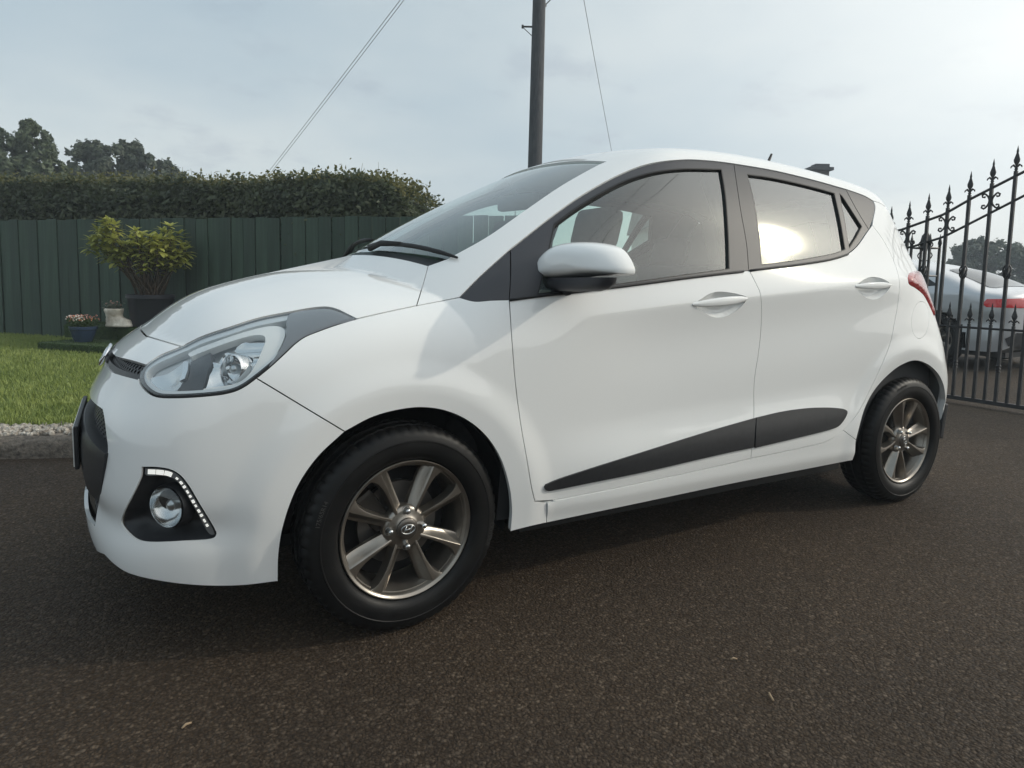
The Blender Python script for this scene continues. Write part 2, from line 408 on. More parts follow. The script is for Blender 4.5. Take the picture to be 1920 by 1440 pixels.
def fill(q, h, holes=(), rows=None):
    lo, hi = q.min(0), q.max(0); nx, ny = int((hi[0]-lo[0])/h)+2, int((hi[1]-lo[1])/h)+2
    gx, gy = np.meshgrid(lo[0]+h*np.arange(nx), lo[1]+h*np.arange(ny)); gx[::2] += h/2
    p = np.stack([gx.ravel(), gy.ravel()], 1); k = inside(q, p)
    for w in holes: k &= ~inside(w, p)
    p = p[k]
    if len(p):
        k = np.ones(len(p), bool)
        for w in (q, *holes): k &= dist_seg(w, p, h) > .45*h
        if rows is not None:      # extra rows of points that follow a crease
            line, offs_ = rows; k &= np.abs(p[:, 1]-np.interp(p[:, 0], line[:, 0], line[:, 1])) > offs_[-1]+.004
        p = p[k]
    if rows is not None:
        ex = np.vstack([line+np.array([0, o_*sg]) for o_ in offs_ for sg in ((1, -1) if o_ else (1,))]); k = inside(q, ex)
        for w in holes: k &= ~inside(w, ex)
        ex = ex[k]
        for w in (q, *holes): ex = ex[dist_seg(w, ex, h) > .004]
        p = np.vstack([p, ex])
    loops = []; edges = []; base = 0; pts = []
    for w in (q, *holes):
        n = len(w); edges += [(base+i, base+(i+1) % n) for i in range(n)]; pts.append(w); base += n
    allp = np.vstack(pts+[p]) if len(p) else np.vstack(pts)
    V, E, T, ov, oe, of = delaunay_2d_cdt([Vector((float(a), float(b))) for a, b in allp], edges, [], 0, 1e-7)
    V = np.array([(a.x, a.y) for a in V]); T = np.array([list(t) for t in T if len(t) == 3])
    c = V[T].mean(1); k = inside(q, c)
    for w in holes: k &= ~inside(w, c)
    return V, T[k]
def panel_data(dom, q, h=.02, off=0.0, gap=0.0, lip=0.0, holes=(), hole_lip=None, offs=None, rows=None):
    """surface piece: vertices, faces, normals (near side)"""
    q = inset(q, gap); V2, T = fill(q, h, holes, rows)
    P = dom_point(dom, V2); Nn = grad(P)
    fo = off if offs is None else off+offs(V2, P)
    P = P+Nn*(fo if np.isscalar(fo) else fo[:, None])
    fn = np.cross(P[T[:, 1]]-P[T[:, 0]], P[T[:, 2]]-P[T[:, 0]]); fl = np.einsum('ij,ij->i', fn, Nn[T].mean(1)) < 0
    T = np.where(fl[:, None], T[:, ::-1], T)
    if offs is not None:      # own normals for shaped pieces
        fn = np.cross(P[T[:, 1]]-P[T[:, 0]], P[T[:, 2]]-P[T[:, 0]]); Nm = np.zeros_like(P)
        for k in range(3): np.add.at(Nm, T[:, k], fn)
        Nn2 = Nm/np.maximum(np.linalg.norm(Nm, axis=1, keepdims=True), 1e-12)
    else: Nn2 = Nn
    faces = [tuple(t) for t in T]; PP = [P]; NN = [Nn2]; base = len(P)
    for wi, (w, dep) in enumerate([(q, lip)]+[(w, lip if hole_lip is None else hole_lip) for w in holes]):
        if not dep: continue
        sg = (-1 if wi else 1)*(-1 if dom == 'rear' else 1)
        A = dom_point(dom, w); An = grad(A); oo = off if offs is None else off+offs(w, A)
        oo = oo if np.isscalar(oo) else oo[:, None]
        A = A+An*oo; B = A-An*dep; n = len(A)
        t = np.roll(A, -1, 0)-np.roll(A, 1, 0); s = np.cross(t, An); s /= np.maximum(np.linalg.norm(s, axis=1, keepdims=True), 1e-9)
        PP += [A, B]; NN += [s*sg, s*sg]
        fs = [(base+i, base+n+i, base+n+(i+1) % n, base+(i+1) % n) for i in range(n)]
        faces += fs if sg > 0 else [f[::-1] for f in fs]; base += 2*n
    return np.vstack(PP), faces, np.vstack(NN)
def mirror_data(D):
    V, f, n = D; k = np.array([1, -1, 1]); return V*k, [t[::-1] for t in f], n*k
def join_data(*Ds):
    V, f, n, b = [], [], [], 0
    for D in Ds:
        V.append(D[0]); n.append(D[2]); f += [tuple(i+b for i in t) for t in D[1]]; b += len(D[0])
    return np.vstack(V), f, np.vstack(n)
def data_obj(name, D, m, parent=None):
    return mesh_obj(name, D[0], D[1], m, parent, True, D[2])

# ================================================================ the white hatchback
M_PAINT = mat('white_paint', (.86, .865, .855), .5, spec=.0, Coat_IOR=1.6, coat=1.0, coat_rough=.02)
M_BLACK = mat('black_trim', (.018, .019, .022), .45)
vary(M_BLACK, (.014, .015, .018), (.024, .025, .028), 60, bump=.15, bscale=900, bdist=.0004, rr=(.38, .52))
M_GLOSSBLACK = mat('satin_black_frame', (.040, .041, .048), .5)
M_SEAL = mat('rubber_seal', (.008, .008, .009), .6)
M_CHROME = mat('chrome', (.80, .81, .82), .08, metal=1)
M_REFL = mat('lamp_reflector', (.72, .74, .75), .16, metal=1)
M_SATIN = mat('satin_silver', (.55, .57, .58), .3, metal=1)
M_LAMPDARK = mat('lamp_housing_dark', (.05, .052, .058), .35)
M_LAMPGREY = mat('lamp_housing_grey', (.16, .17, .185), .30, coat=.5)
M_LENS = glass_mat('clear_lens', (.96, .97, .97), 1.45)
M_GLASS = glass_mat('side_glass', (.82, .93, .87), 1.5)
M_SCREEN = glass_mat('screen_glass', (.82, .92, .88), 1.52)
M_DARKGLASS = mat('privacy_glass', (.01, .011, .012), .03)
M_REDLENS = mat('red_lens', (.34, .012, .018), .06, coat=1)
M_INT = mat('interior_plastic', (.030, .031, .034), .7)
M_SEAT = mat('seat_fabric', (.045, .045, .05), .9); vary(M_SEAT, (.035, .035, .04), (.055, .055, .06), 40)
M_LINING = mat('roof_lining', (.24, .24, .235), .9)
M_LED = mat('led_strip', (.85, .86, .84), .12, coat=1, Emission_Color=(1, .98, .9, 1), Emission_Strength=.45)
M_RIM = mat('grey_alloy', (.31, .28, .25), .30, metal=.9); vary(M_RIM, (.28, .255, .225), (.34, .31, .275), 30, rr=(.24, .38))
M_RIMDARK = mat('alloy_inside', (.085, .078, .072), .42, metal=.8)
M_TYRE = mat('tyre_rubber', (.010, .010, .011), .5, spec=.25); vary(M_TYRE, (.004, .004, .0045), (.009, .0088, .0085), 18, detail=6, bump=.25, bscale=300, bdist=.0006, rr=(.36, .58))
M_STEEL = mat('dark_steel', (.06, .055, .05), .5, metal=.8)

CAR = tag(empty('hatchback_car', (WB/2, 0, 0)), 'white five-door hatchback with grey alloy wheels parked on the dark tarmac drive', 'car')
CAR_OFF = Vector((-WB/2, 0, 0))
def car_part(o):
    """parts are modelled round the front axle; shift them under the car's own origin"""
    o.location = o.location+CAR_OFF; return o
def part(name, D, m, parent=None, label=None):
    o = data_obj(name, D, m, parent or CAR)
    if parent is None: car_part(o)
    if label: o['label'] = label
    return o
def both(name, D, m, parents=(None, None), label=None):
    return part(name, D, m, parents[0], label), part(name, mirror_data(D), m, parents[1], label)

S = {}
S['hl_top_a'] = [(260, 709), (262.9, 697.5), (274.4, 683.8), (297.3, 667.7), (340.8, 649.4)]
S['hl_top_b'] = [(340.8, 649.4), (377.5, 631), (434.8, 611.6), (483, 596.2), (538, 585.2), (593, 576), (615.9, 575.6), (634.2, 580.6), (650.3, 588.6), (668.6, 597.8)]
S['hl_bot_a'] = [(668.6, 597.8), (629.6, 609.3), (597.6, 620.7), (572.3, 631), (554, 643.7), (533.4, 663.1), (505.9, 688.4), (480.7, 709)]
S['hl_bot_b'] = [(480.7, 709), (460, 723.9), (441.7, 733), (418.8, 738.8), (377.5, 743.4), (331.7, 745.7), (297.3, 744.5), (281.3, 738.8), (267.5, 727.3), (261.8, 718.2), (260, 709)]
S['gap_bf'] = [(480.7, 709), (560, 757), (646.7, 809.3)]
S['arch_b'] = [(646.7, 809.3), (596.7, 856.7), (560, 910), (533.3, 980), (523.3, 1036.7), (521.7, 1090)]
S['arch_f'] = [(646.7, 809.3), (700, 781.7), (753.3, 767.7), (793.3, 764.3), (833.3, 770), (873.3, 786.7), (910, 816.7), (936.7, 856.7), (953.3, 906.7), (959.3, 953.3), (956.7, 996.7)]
S['shut'] = [(668.6, 597.8), (720, 586), (781.4, 572.8)]
S['shut2'] = [(781.4, 572.8), (820, 565.5), (861, 557.6)]
S['bon_rear'] = [(781.4, 572.8), (793.8, 532), (803, 498.5)]
S['door_f'] = [(955, 562), (958, 610), (962, 665), (966.7, 720), (976.7, 796.7), (988.3, 863.3), (997, 915), (1003, 940)]
S['gap_b'] = [(1405, 507), (1416, 529), (1425.6, 551), (1427.5, 600), (1422.7, 658), (1416, 700), (1413.5, 730), (1413.5, 781), (1408, 859.6)]
S['gap_r'] = [(1635.6, 422), (1656, 450), (1675, 487.5), (1686, 525), (1684, 565), (1678, 600), (1669, 643.8), (1651.7, 687.5), (1631, 731), (1608, 775), (1581.7, 807), (1549.6, 827.5), (1505.9, 839), (1408, 859.6)]
S['gap_r_q'] = S['gap_r'][:11]
S['gap_r_s'] = S['gap_r'][10:]
S['door_bot'] = [(1408, 859.6), (1360, 871), (1200, 906), (1100, 926), (1040, 937), (1003, 940)]
S['belt_f'] = [(955, 562), (1017, 553.4), (1071, 547.5), (1180, 534.4), (1300, 519), (1405, 507)]
S['belt_r'] = [(1405, 507), (1431, 503.5), (1487.5, 497), (1562.5, 485), (1588.8, 476.3), (1607.5, 461), (1626, 435), (1635.6, 422)]
S['dlo_a'] = [(861, 557.6), (900, 518), (956.7, 466.6)]
S['dlo_b'] = [(956.7, 466.6), (1038, 402.8), (1091, 365.6), (1162, 326.7), (1215, 307.5), (1281, 299.5), (1337.5, 302), (1377, 307)]
S['dlo_c'] = [(1377, 307), (1450, 319.5), (1525, 337.5), (1587, 355)]
S['dlo_d'] = [(1587, 355), (1622.5, 368), (1637.5, 377), (1641, 386), (1640, 398), (1637.5, 408.8), (1635.6, 422)]
S['b_top'] = [(1377, 307), (1390, 394), (1401, 457.5), (1405, 507)]
S['screen_near'] = [(838, 486), (914, 443.5), (985, 394), (1055.9, 346), (1126.7, 307), (1137, 303)]
S['arch_r'] = [(1597.7, 862.5), (1605, 824.6), (1622.5, 763), (1640, 731), (1663, 705), (1689.6, 684.6), (1716, 676), (1739, 683), (1759.6, 702), (1769.8, 725), (1772.8, 751.7), (1774, 775), (1773, 801)]
S['sill_bot'] = [(1025, 980), (1100, 964), (1200, 943), (1360, 909), (1447.5, 891.7), (1523.4, 877), (1597.7, 862.5)]
C3 = {k: px_curve(v) for k, v in S.items()}
rev = lambda a: a[::-1]

# ---- bonnet
shutline = px_curve([(274.4, 630), (308.8, 640), (340.8, 649.4)])
shutline = shutline[shutline[:, 1] < -.06]
xc0 = shutline[0, 0]-.16*shutline[0, 1]**2
fr = [(xc0, 0.0)]+[(xc0+.16*y*y, y) for y in np.linspace(0, shutline[0, 1], 6)[1:-1]]
k803 = C3['bon_rear'][-1]; xb0 = k803[0]-.30*k803[1]**2
rear_edge = ('uv', [(xb0+.30*y*y, y) for y in np.linspace(k803[1], 0, 12)])
q = loop_px(('uv', fr), shutline, C3['hl_top_b'], C3['shut'], C3['bon_rear'], rear_edge, dom='top')
D = panel_data('top', q, .014, gap=.0018, lip=.014)
def close_centre(D):
    """put the centre seam exactly on the middle plane"""
    D[0][np.abs(D[0][:, 1]) < .004, 1] = 0; return D
D = close_centre(D)
part('bonnet', join_data(D, mirror_data(D)), M_PAINT)

# ---- nose between bonnet and upper grille slot, bumper, both grilles
slot_top = px_curve([(273, 684.6), (245, 676), (224, 671), (217, 669)]); slot_bot = px_curve([(258.5, 711), (234.6, 705), (214, 699)])
zt, zb = slot_top[-1, 2]-.004, slot_bot[-1, 2]-.004
top_end, bot_end = dom_uv('front', slot_top)[-1], dom_uv('front', slot_bot)[-1]
hl_in = px_curve([(340.8, 649.4), (297.3, 667.7), (276, 682)])
n_shut = np.vstack([dom_point('top', np.array([p]))for p in fr]+[shutline])
q = loop_px(n_shut, hl_in, slot_top, ('uv', [tuple(top_end), (0, zt)]), ('uv', [(0, zt), (0, n_shut[0, 2])]), dom='front')
D = close_centre(panel_data('front', q, .012, gap=.0015, lip=.012)); part('nose_panel', join_data(D, mirror_data(D)), M_PAINT)
ZG0, ZG1 = .605, .285
op_top = px_curve([(192, 767.9), (182, 761), (172, 752)]); op_top = op_top[op_top[:, 1] < -.1]
op_side = [(178, 986), (179.5, 972.5), (185, 940), (192.5, 900), (198, 872), (202, 842), (199, 815), (195.5, 785), (192, 767.9)]
op_bot = px_curve([(170, 978), (178, 986)])
o_end = dom_uv('front', op_top)[-1]; o_sta = dom_uv('front', op_bot)[0]
bot = px_curve([(521.7, 1090), (450, 1098), (375, 1098), (300, 1089.5), (240, 1074.5), (214, 1058), (196, 1040)])
b_end = dom_uv('front', bot)[-1]
fog_px = [(265.5, 875), (295, 875.5), (320, 880), (337.5, 890), (352.5, 907.5), (375, 945), (403, 992), (406, 1000), (403, 1007), (395, 1010.5), (350, 1013.8), (275, 1015.5), (255, 1010), (232.5, 990), (227, 979), (232.5, 960), (255, 915), (264.5, 892.5), (265.5, 875)]
fog_q = clean(dom_uv('front', px_curve(fog_px, 3)))
q = loop_px(('uv', [(0, zb), tuple(bot_end)]), rev(slot_bot), rev(C3['hl_bot_b']), C3['gap_bf'], C3['arch_b'], bot,
            ('uv', [tuple(b_end), (b_end[0]*.5, .185), (0, .175)]), ('uv', [(0, .175), (0, ZG1)]), ('uv', [(0, ZG1), (o_sta[0]*.5, ZG1-.004), tuple(o_sta)]),
            op_bot, op_side, op_top, ('uv', [tuple(o_end), (o_end[0]*.5, ZG0), (0, ZG0+.003)]), ('uv', [(0, ZG0+.003), (0, zb)]), dom='front')
D = close_centre(panel_data('front', q, .0115, gap=.0015, lip=.010, holes=(fog_q,), hole_lip=.004))
BUMPER = part('front_bumper', join_data(D, mirror_data(D)), M_PAINT)
# lower grille: recessed bar and mesh
gq = loop_px(('uv', [(0, ZG1), (o_sta[0]*.5, ZG1-.004), tuple(o_sta)]), op_bot, op_side, op_top, ('uv', [tuple(o_end), (o_end[0]*.5, ZG0), (0, ZG0+.003)]), ('uv', [(0, ZG0+.003), (0, ZG1)]), dom='front')
gq = inset(gq, -.004)
GRILLE = car_part(tag(empty('lower_grille', (0, 0, 0), parent=CAR)))
D = panel_data('front', gq, .03, off=-.05); part('backing', join_data(D, mirror_data(D)), M_SEAL, GRILLE)
umax = gq[:, 0].max(); ub = np.linspace(0, umax, 40)
def clip_line(q, a, b, n=80):
    t = np.linspace(0, 1, n)[:, None]; p = np.array(a)*(1-t)+np.array(b)*t; return p, inside(q, p)
def ribbons(q, lines, off, w, dep):
    """thin raised strips following the body, clipped to an outline"""
    runs = []
    for a, b in lines:
        p, k = clip_line(q, a, b, 60); d = np.array(b)-np.array(a); nrm = np.array([-d[1], d[0]])/np.linalg.norm(d)*w/2
        idx = np.where(k)[0]
        if len(idx) < 3: continue
        for run in np.split(idx, np.where(np.diff(idx) > 1)[0]+1):
            if len(run) >= 3: runs.append((p[run]+nrm, p[run]-nrm))
    A = dom_point('front', np.vstack([r_[0] for r_ in runs])); B = dom_point('front', np.vstack([r_[1] for r_ in runs])); G = grad(A); Vs, Fs = [], []; base = i = 0
    for r_ in runs:
        n = len(r_[0]); a_, b_, g_ = A[i:i+n], B[i:i+n], G[i:i+n]; i += n
        Vs += [a_+g_*(off-dep), a_+g_*off, b_+g_*off, b_+g_*(off-dep)]
        for j in range(3): Fs += [(base+j*n+k, base+j*n+k+1, base+(j+1)*n+k+1, base+(j+1)*n+k) for k in range(n-1)]
        base += 4*n
    return np.vstack(Vs), Fs
def mesh_ribbons(name, q, lines, off, w, dep, m, parent):
    V, Fs = ribbons(q, lines, off, w, dep); V2 = V*np.array([1, -1, 1]); n = len(V)
    return mesh_obj(name, np.vstack([V, V2]), Fs+[tuple(i+n for i in f[::-1]) for f in Fs], m, parent, False)
zbar0, zbar1 = .345, .545
bar = gq.copy(); bar[:, 1] = np.clip(bar[:, 1], zbar0, zbar1-.10*np.clip(bar[:, 0], 0, 1)**2)
D = panel_data('front', clean(bar), .014, off=-.012, lip=.05, offs=lambda uv, P: .022*np.clip((uv[:, 1]-zbar0)/(zbar1-zbar0), 0, 1)**.5*np.clip((zbar1+.004-uv[:, 1])/.03, 0, 1)**.5)
part('crossbar', join_data(D, mirror_data(D)), M_BLACK, GRILLE)
lines = []
for i in range(-14, 40): lines += [((i*.034-.4, .24), (i*.034+.4, .64)), ((i*.034+.4, .24), (i*.034-.4, .64))]
mesh_ribbons('grille_mesh', gq, lines, -.028, .007, .012, M_BLACK, GRILLE)
# upper slot
sq = loop_px(slot_top, ('uv', [tuple(top_end), (0, zt)]), ('uv', [(0, zt), (0, zb)]), ('uv', [(0, zb), tuple(bot_end)]), rev(slot_bot), dom='front'); sq = inset(sq, -.003)
UG = car_part(empty('upper_grille', parent=CAR))
D = panel_data('front', sq, .02, off=-.03); part('backing', join_data(D, mirror_data(D)), M_SEAL, UG)
lines = []
for i in range(-4, 40): lines += [((i*.022-.08, .62), (i*.022+.08, .78)), ((i*.022+.08, .62), (i*.022-.08, .78))]
mesh_ribbons('grille_mesh', sq, lines, -.014, .004, .01, M_BLACK, UG)
lowq = np.array([p for p in sq]); zc = np.interp(sq[:, 0], [0, sq[:, 0].max()], [zb+.012, slot_bot[0, 2]+.012])
sill_q = sq.copy(); sill_q[:, 1] = np.minimum(sill_q[:, 1], zc)
D = panel_data('front', clean(sill_q), .012, off=-.006, lip=.02); part('chin_strip', join_data(D, mirror_data(D)), M_BLACK, UG)
# badge: oval ring with a slanted letter, on the nose at the centre line
bz = (zt+zb)/2; bp = dom_point('front', np.array([(0.0, bz)]))[0]; bn = grad(bp[None])[0]
def badge_mesh(name, c, nrm, a, b, parent, m, th=.006, letter=True):
    bm = bmesh.new(); nrm = Vector(nrm).normalized(); sidev = nrm.cross(Vector((0, 0, 1))).normalized()*-1; upv = sidev.cross(nrm)*-1
    if upv.z < 0: upv = -upv
    ring = [(Vector(c)+sidev*(a*math.cos(t))+upv*(b*math.sin(t))+nrm*th) for t in np.linspace(0, 2*math.pi, 33)]
    tube(bm, ring, a*.085, 8, cap=False)
    if letter:
        for s in (-1, 1):
            tube(bm, [Vector(c)+sidev*(s*a*.42-a*.22*k)*1+upv*(-b*.78*k)+nrm*th for k in (-1, 0, 1)], [a*.07, a*.09, a*.07], 6)
        tube(bm, [Vector(c)+sidev*(-a*.42)+upv*(-b*.12)+nrm*th, Vector(c)+nrm*(th*1.2), Vector(c)+sidev*(a*.42)+upv*(b*.12)+nrm*th], a*.08, 6)
    o = bm_obj(name, bm, m, parent, True)
    return o
BADGE = badge_mesh('badge', bp+bn*.002, bn, .062, .034, CAR, M_CHROME); car_part(BADGE)
bm = bmesh.new(); sidev = Vector((0, 1, 0)); nv = Vector(bn); upv = nv.cross(sidev); upv = upv if upv.z > 0 else -upv
cen = bm.verts.new(Vector(bp)+nv*.004); rg = [bm.verts.new(Vector(bp)+sidev*(.060*math.cos(t))+upv*(.033*math.sin(t))-nv*.004) for t in np.linspace(0, 2*math.pi, 32, endpoint=False)]
for i in range(32): bm.faces.new((cen, rg[i], rg[(i+1) % 32]))
bo = bm_obj('badge_field', bm, M_BLACK, BADGE, True)
# number plate on the bar
px0 = dom_point('front', np.array([(0.0, .475)]))[0][0]+.004
bm = bmesh.new(); box(bm, (px0-.006, 0, .478), (.012, .54, .125), bev=.004); PL = car_part(bm_obj('number_plate_holder', bm, M_BLACK, CAR))
bm = bmesh.new(); box(bm, (px0-.0135, 0, .478), (.003, .52, .111), bev=.001); bm_obj('number_plate', bm, mat('plate_white', (.75, .75, .73), .25), PL)

# ---- fog lamp pockets with running lights
for side in (0, 1):
    fx = (lambda D: D) if side == 0 else mirror_data
    FOG = car_part(empty('fog_lamp', parent=CAR))
    cuv = dom_uv('front', px_curve([(314, 950), (314.5, 950.5)]))[0]
    fh = inset(fog_q, -.002)
    def pocket(uv, P):
        d_ = np.clip(dist_seg(fog_q, uv, 1)/.030, 0, 1); return -.003-.045*d_*(2-d_)
    part('pocket', fx(panel_data('front', fh, .012, offs=pocket)), M_BLACK, FOG)
    drl = [(268, 879), (296, 880), (318, 884.5), (333, 893), (346, 909), (370, 948), (399, 997), (401, 1003), (394, 1004), (388, 999), (364, 957), (343, 921), (332, 906), (322, 898), (310, 894.5), (296, 893), (269, 891.5), (268, 879)]
    part('running_light', fx(panel_data('front', clean(dom_uv('front', px_curve(drl, 3))), .008, off=-.007, lip=.02)), mat('drl_lens', (.16, .165, .17), .12, coat=1), FOG)
    leds = []
    cl = catmull(np.array([(274, 885.3), (296, 886.5), (316, 890), (330, 898.5), (343, 913), (367, 952.5), (394, 999)]), 1.0); ln_ = np.concatenate([[0], np.cumsum(np.linalg.norm(np.diff(cl, axis=0), axis=1))])
    for k, (s0, s1, hw) in enumerate([(0, 15, 4.6), (16, 31, 4.6), (32, 47, 4.4)]+[(56+i*10.6, 56+i*10.6+5.5+1.5*(i % 2), 2.1+.4*(i % 3)) for i in range(11)]):
        if s1 > ln_[-1]: break
        ss = np.linspace(s0, s1, 4); cp = np.stack([np.interp(ss, ln_, cl[:, 0]), np.interp(ss, ln_, cl[:, 1])], 1); tg = np.gradient(cp, axis=0); tg /= np.linalg.norm(tg, axis=1, keepdims=True); nn_ = np.stack([-tg[:, 1], tg[:, 0]], 1)*hw
        ring = [tuple(v) for v in np.vstack([cp+nn_, (cp-nn_)[::-1]])]
        leds.append(np.vstack([np.linspace(ring[i], ring[(i+1) % len(ring)], 4)[:-1] for i in range(len(ring))]))
    if side == 0:
        LP, _ = cast(CAM_P, px_ray(np.vstack(leds)), 1.35, 4.75, 70, 18); i_ = 0; LED_Q = []
        for l_ in leds: LED_Q.append(panel_data('front', clean(dom_uv('front', LP[i_:i_+len(l_)])), .008, off=-.0055)); i_ += len(l_)
    for D_ in LED_Q: part('led', fx(D_), M_LED, FOG)
    fc = dom_point('front', cuv[None])[0]; fn = Vector((-.76, -.65, .0)).normalized()
    _d = px_ray([(314, 950)])[0]; fc = fc+_d/np.linalg.norm(_d)*.030
    sg = 1 if side == 0 else -1
    def fogring(name, prof, m):
        bm = bmesh.new(); lathe(bm, [(a_*1.17, b_) for a_, b_ in prof], 32); bmesh.ops.rotate(bm, cent=(0, 0, 0), matrix=Vector((0, 0, 1)).rotation_difference(fn).to_matrix(), verts=bm.verts)
        bmesh.ops.translate(bm, vec=fc, verts=bm.verts)
        if sg < 0:
            for v in bm.verts: v.co.y *= -1
            bmesh.ops.reverse_faces(bm, faces=bm.faces)
        return bm_obj(name, bm, m, FOG, True, 40)
    fogring('bezel', [(.049, -.03), (.0475, -.004), (.0455, .002), (.043, .001), (.043, -.01)], M_BLACK)
    fogring('reflector', [(.0431, .006), (.040, -.008), (.030, -.022), (.015, -.030), (.001, -.032)], M_REFL)
    fogring('lens', [(.043, .004), (.036, .010), (.020, .0135), (.0005, .0145)], M_LENS)
    fogring('bulb', [(.012, -.03), (.012, -.008), (.006, -.002), (.0005, -.001)], M_SATIN)
    bpy.context.view_layer.update()

# ---- headlamps
hl_q = loop_px(C3['hl_top_a'], C3['hl_top_b'], C3['hl_bot_a'], C3['hl_bot_b'], dom='front')
def hl_poly(pts, step=3, sharp=False):
    if sharp:
        q_ = np.array(pts+[pts[0]], float); q_ = np.vstack([np.linspace(a_, b_, max(2, int(np.linalg.norm(b_-a_)/3))+1)[:-1] for a_, b_ in zip(q_[:-1], q_[1:])]); P_, _ = cast(CAM_P, px_ray(q_), 1.35, 4.75, 70, 18); return clean(dom_uv('front', P_))
    return clean(dom_uv('front', px_curve(pts+[pts[0]], step)))
for side in (0, 1):
    fx = (lambda D: D) if side == 0 else mirror_data
    HL = car_part(empty('headlamp', parent=CAR))
    t_i = np.roll(hl_q, -1, 0)-np.roll(hl_q, 1, 0); t_i /= np.linalg.norm(t_i, axis=1, keepdims=True); d_i = np.interp(t_i[:, 0], [-.3, .3], [.0035, .0095])
    inner = smooth_loop(hl_q+np.stack([-t_i[:, 1], t_i[:, 0]], 1)*d_i[:, None], 3)
    part('seal', fx(panel_data('front', inset(hl_q, .0015), .01, off=-.003, lip=.03, holes=(clean(inner),), hole_lip=.004)), M_SEAL, HL)
    part('bezel', fx(panel_data('front', inset(hl_q, .003), .010, off=-.006, holes=(clean(smooth_loop(inset(hl_q, .0165), 6)),), hole_lip=.02)), mat('lamp_bezel', (.70, .72, .73), .28, metal=.45), HL)
    def bowl(uv, P): return -.012-.05*np.clip(dist_seg(hl_q, uv, 1)/.04, 0, 1)
    part('housing', fx(panel_data('front', inset(hl_q, .003), .010, offs=bowl)), mat('lamp_silver', (.55, .57, .58), .35, metal=.55), HL)
    tailp = [(536, 604), (542, 588.5), (593, 578.6), (616, 578.2), (634, 582.8), (665, 597.5), (629, 607.6), (597, 619), (571.5, 629.6), (552.8, 642.3), (532, 661.8), (504, 687), (526, 652), (537, 624)]
    part('tail_panel', fx(panel_data('front', hl_poly(tailp), .012, off=-.0025, lip=.01)), M_LAMPGREY, HL)
    part('lens', fx(panel_data('front', inset(hl_q, .005), .014, off=.001)), M_LENS, HL)
    turn = [(270, 706), (300, 690), (341, 670), (342, 690), (337, 708), (330, 722), (322, 731), (286, 731), (274, 722)]
    tq = hl_poly(turn, sharp=True); tc_ = tq.mean(0)
    part('turn_signal', fx(panel_data('front', tq, .009, off=-.016, offs=lambda uv, P: -.022*np.clip(1-np.linalg.norm((uv-tc_)/np.array([.05, .04]), axis=1), 0, 1))), M_REFL, HL)
    fin = [(341, 673), (351, 673), (349, 690), (343, 707), (332, 712), (338, 700)]
    part('chrome_fin', fx(panel_data('front', hl_poly(fin, sharp=True), .008, off=-.008, lip=.02)), M_CHROME, HL)
    dark = [(352, 668), (387, 652), (389, 670), (380, 706), (374, 730), (322.5, 731), (334, 713), (344, 707), (350, 690)]
    part('divider', fx(panel_data('front', hl_poly(dark, sharp=True), .012, off=-.018, lip=.02)), M_LAMPDARK, HL)
    main = [(392, 668), (437, 640.2), (474, 627.6), (494, 626.5), (495.5, 636), (487.5, 658.6), (469, 695), (446, 717), (378, 729), (384, 700)]
    mq = hl_poly(main, sharp=True); mc = dom_uv('front', px_curve([(422, 692), (422.5, 692)]))[0]
    def cup(uv, P): return -.020-.030*np.exp(-(np.linalg.norm(uv-mc, axis=1)/.04)**2)-.006*np.cos(uv[:, 1]*260)*(uv[:, 1] > mc[1]+.02)
    part('reflector', fx(panel_data('front', mq, .006, offs=cup)), M_REFL, HL)
    trim = [(354, 663), (434.8, 633.3), (480.7, 622.3), (494.4, 625.3), (496.2, 633.3), (487.5, 658.6), (469, 695), (444, 716), (378, 728), (377.5, 731), (437, 724), (464.6, 711.3), (496.7, 686), (521.9, 651.7), (532.9, 624.2), (532.2, 612.7), (524, 607), (503.6, 605.8), (457.7, 616.2), (400.4, 635.6), (350, 658)]
    part('light_guide', fx(panel_data('front', hl_poly(trim), .008, off=-.010, lip=.02)), mat('lamp_white_trim', (.80, .81, .80), .2), HL)
    # round lamp in the main reflector
    lc = dom_point('front', mc[None])[0]; ln = Vector((-.80, -.58, .12)).normalized(); lc = lc-np.array(ln)*.035
    for nm, prof, m in (('lamp_ring', [(.038, -.02), (.038, .014), (.0355, .018), (.033, .012), (.030, -.012), (.012, -.022), (.001, -.023)], M_CHROME), ('lamp_bulb', [(.013, -.02), (.013, .008), (.008, .014), (.0005, .0155)], M_SATIN)):
        bm = bmesh.new(); lathe(bm, prof, 28); bmesh.ops.rotate(bm, cent=(0, 0, 0), matrix=Vector((0, 0, 1)).rotation_difference(ln).to_matrix(), verts=bm.verts); bmesh.ops.translate(bm, vec=lc, verts=bm.verts)
        if side:
            for v in bm.verts: v.co.y *= -1
            bmesh.ops.reverse_faces(bm, faces=bm.faces)
        bm_obj(nm, bm, m, HL, True, 40)

# ---- wings
low = [(1003, 940), (1014, 941.5), (1025, 942)]
q = loop_px(C3['gap_bf'][::-1], rev(C3['hl_bot_a']), C3['shut'], C3['shut2'], [(861, 557.6), (889.4, 564.7), (920, 563), (955, 562)], C3['door_f'], low, [(1025, 942), (1025, 980)], [(1025, 980), (990, 988), (956.7, 996.7)], rev(C3['arch_f']))
q = clean(q); D = panel_data('side', q, .0105, gap=.0016, lip=.02); both('front_wing', D, M_PAINT)

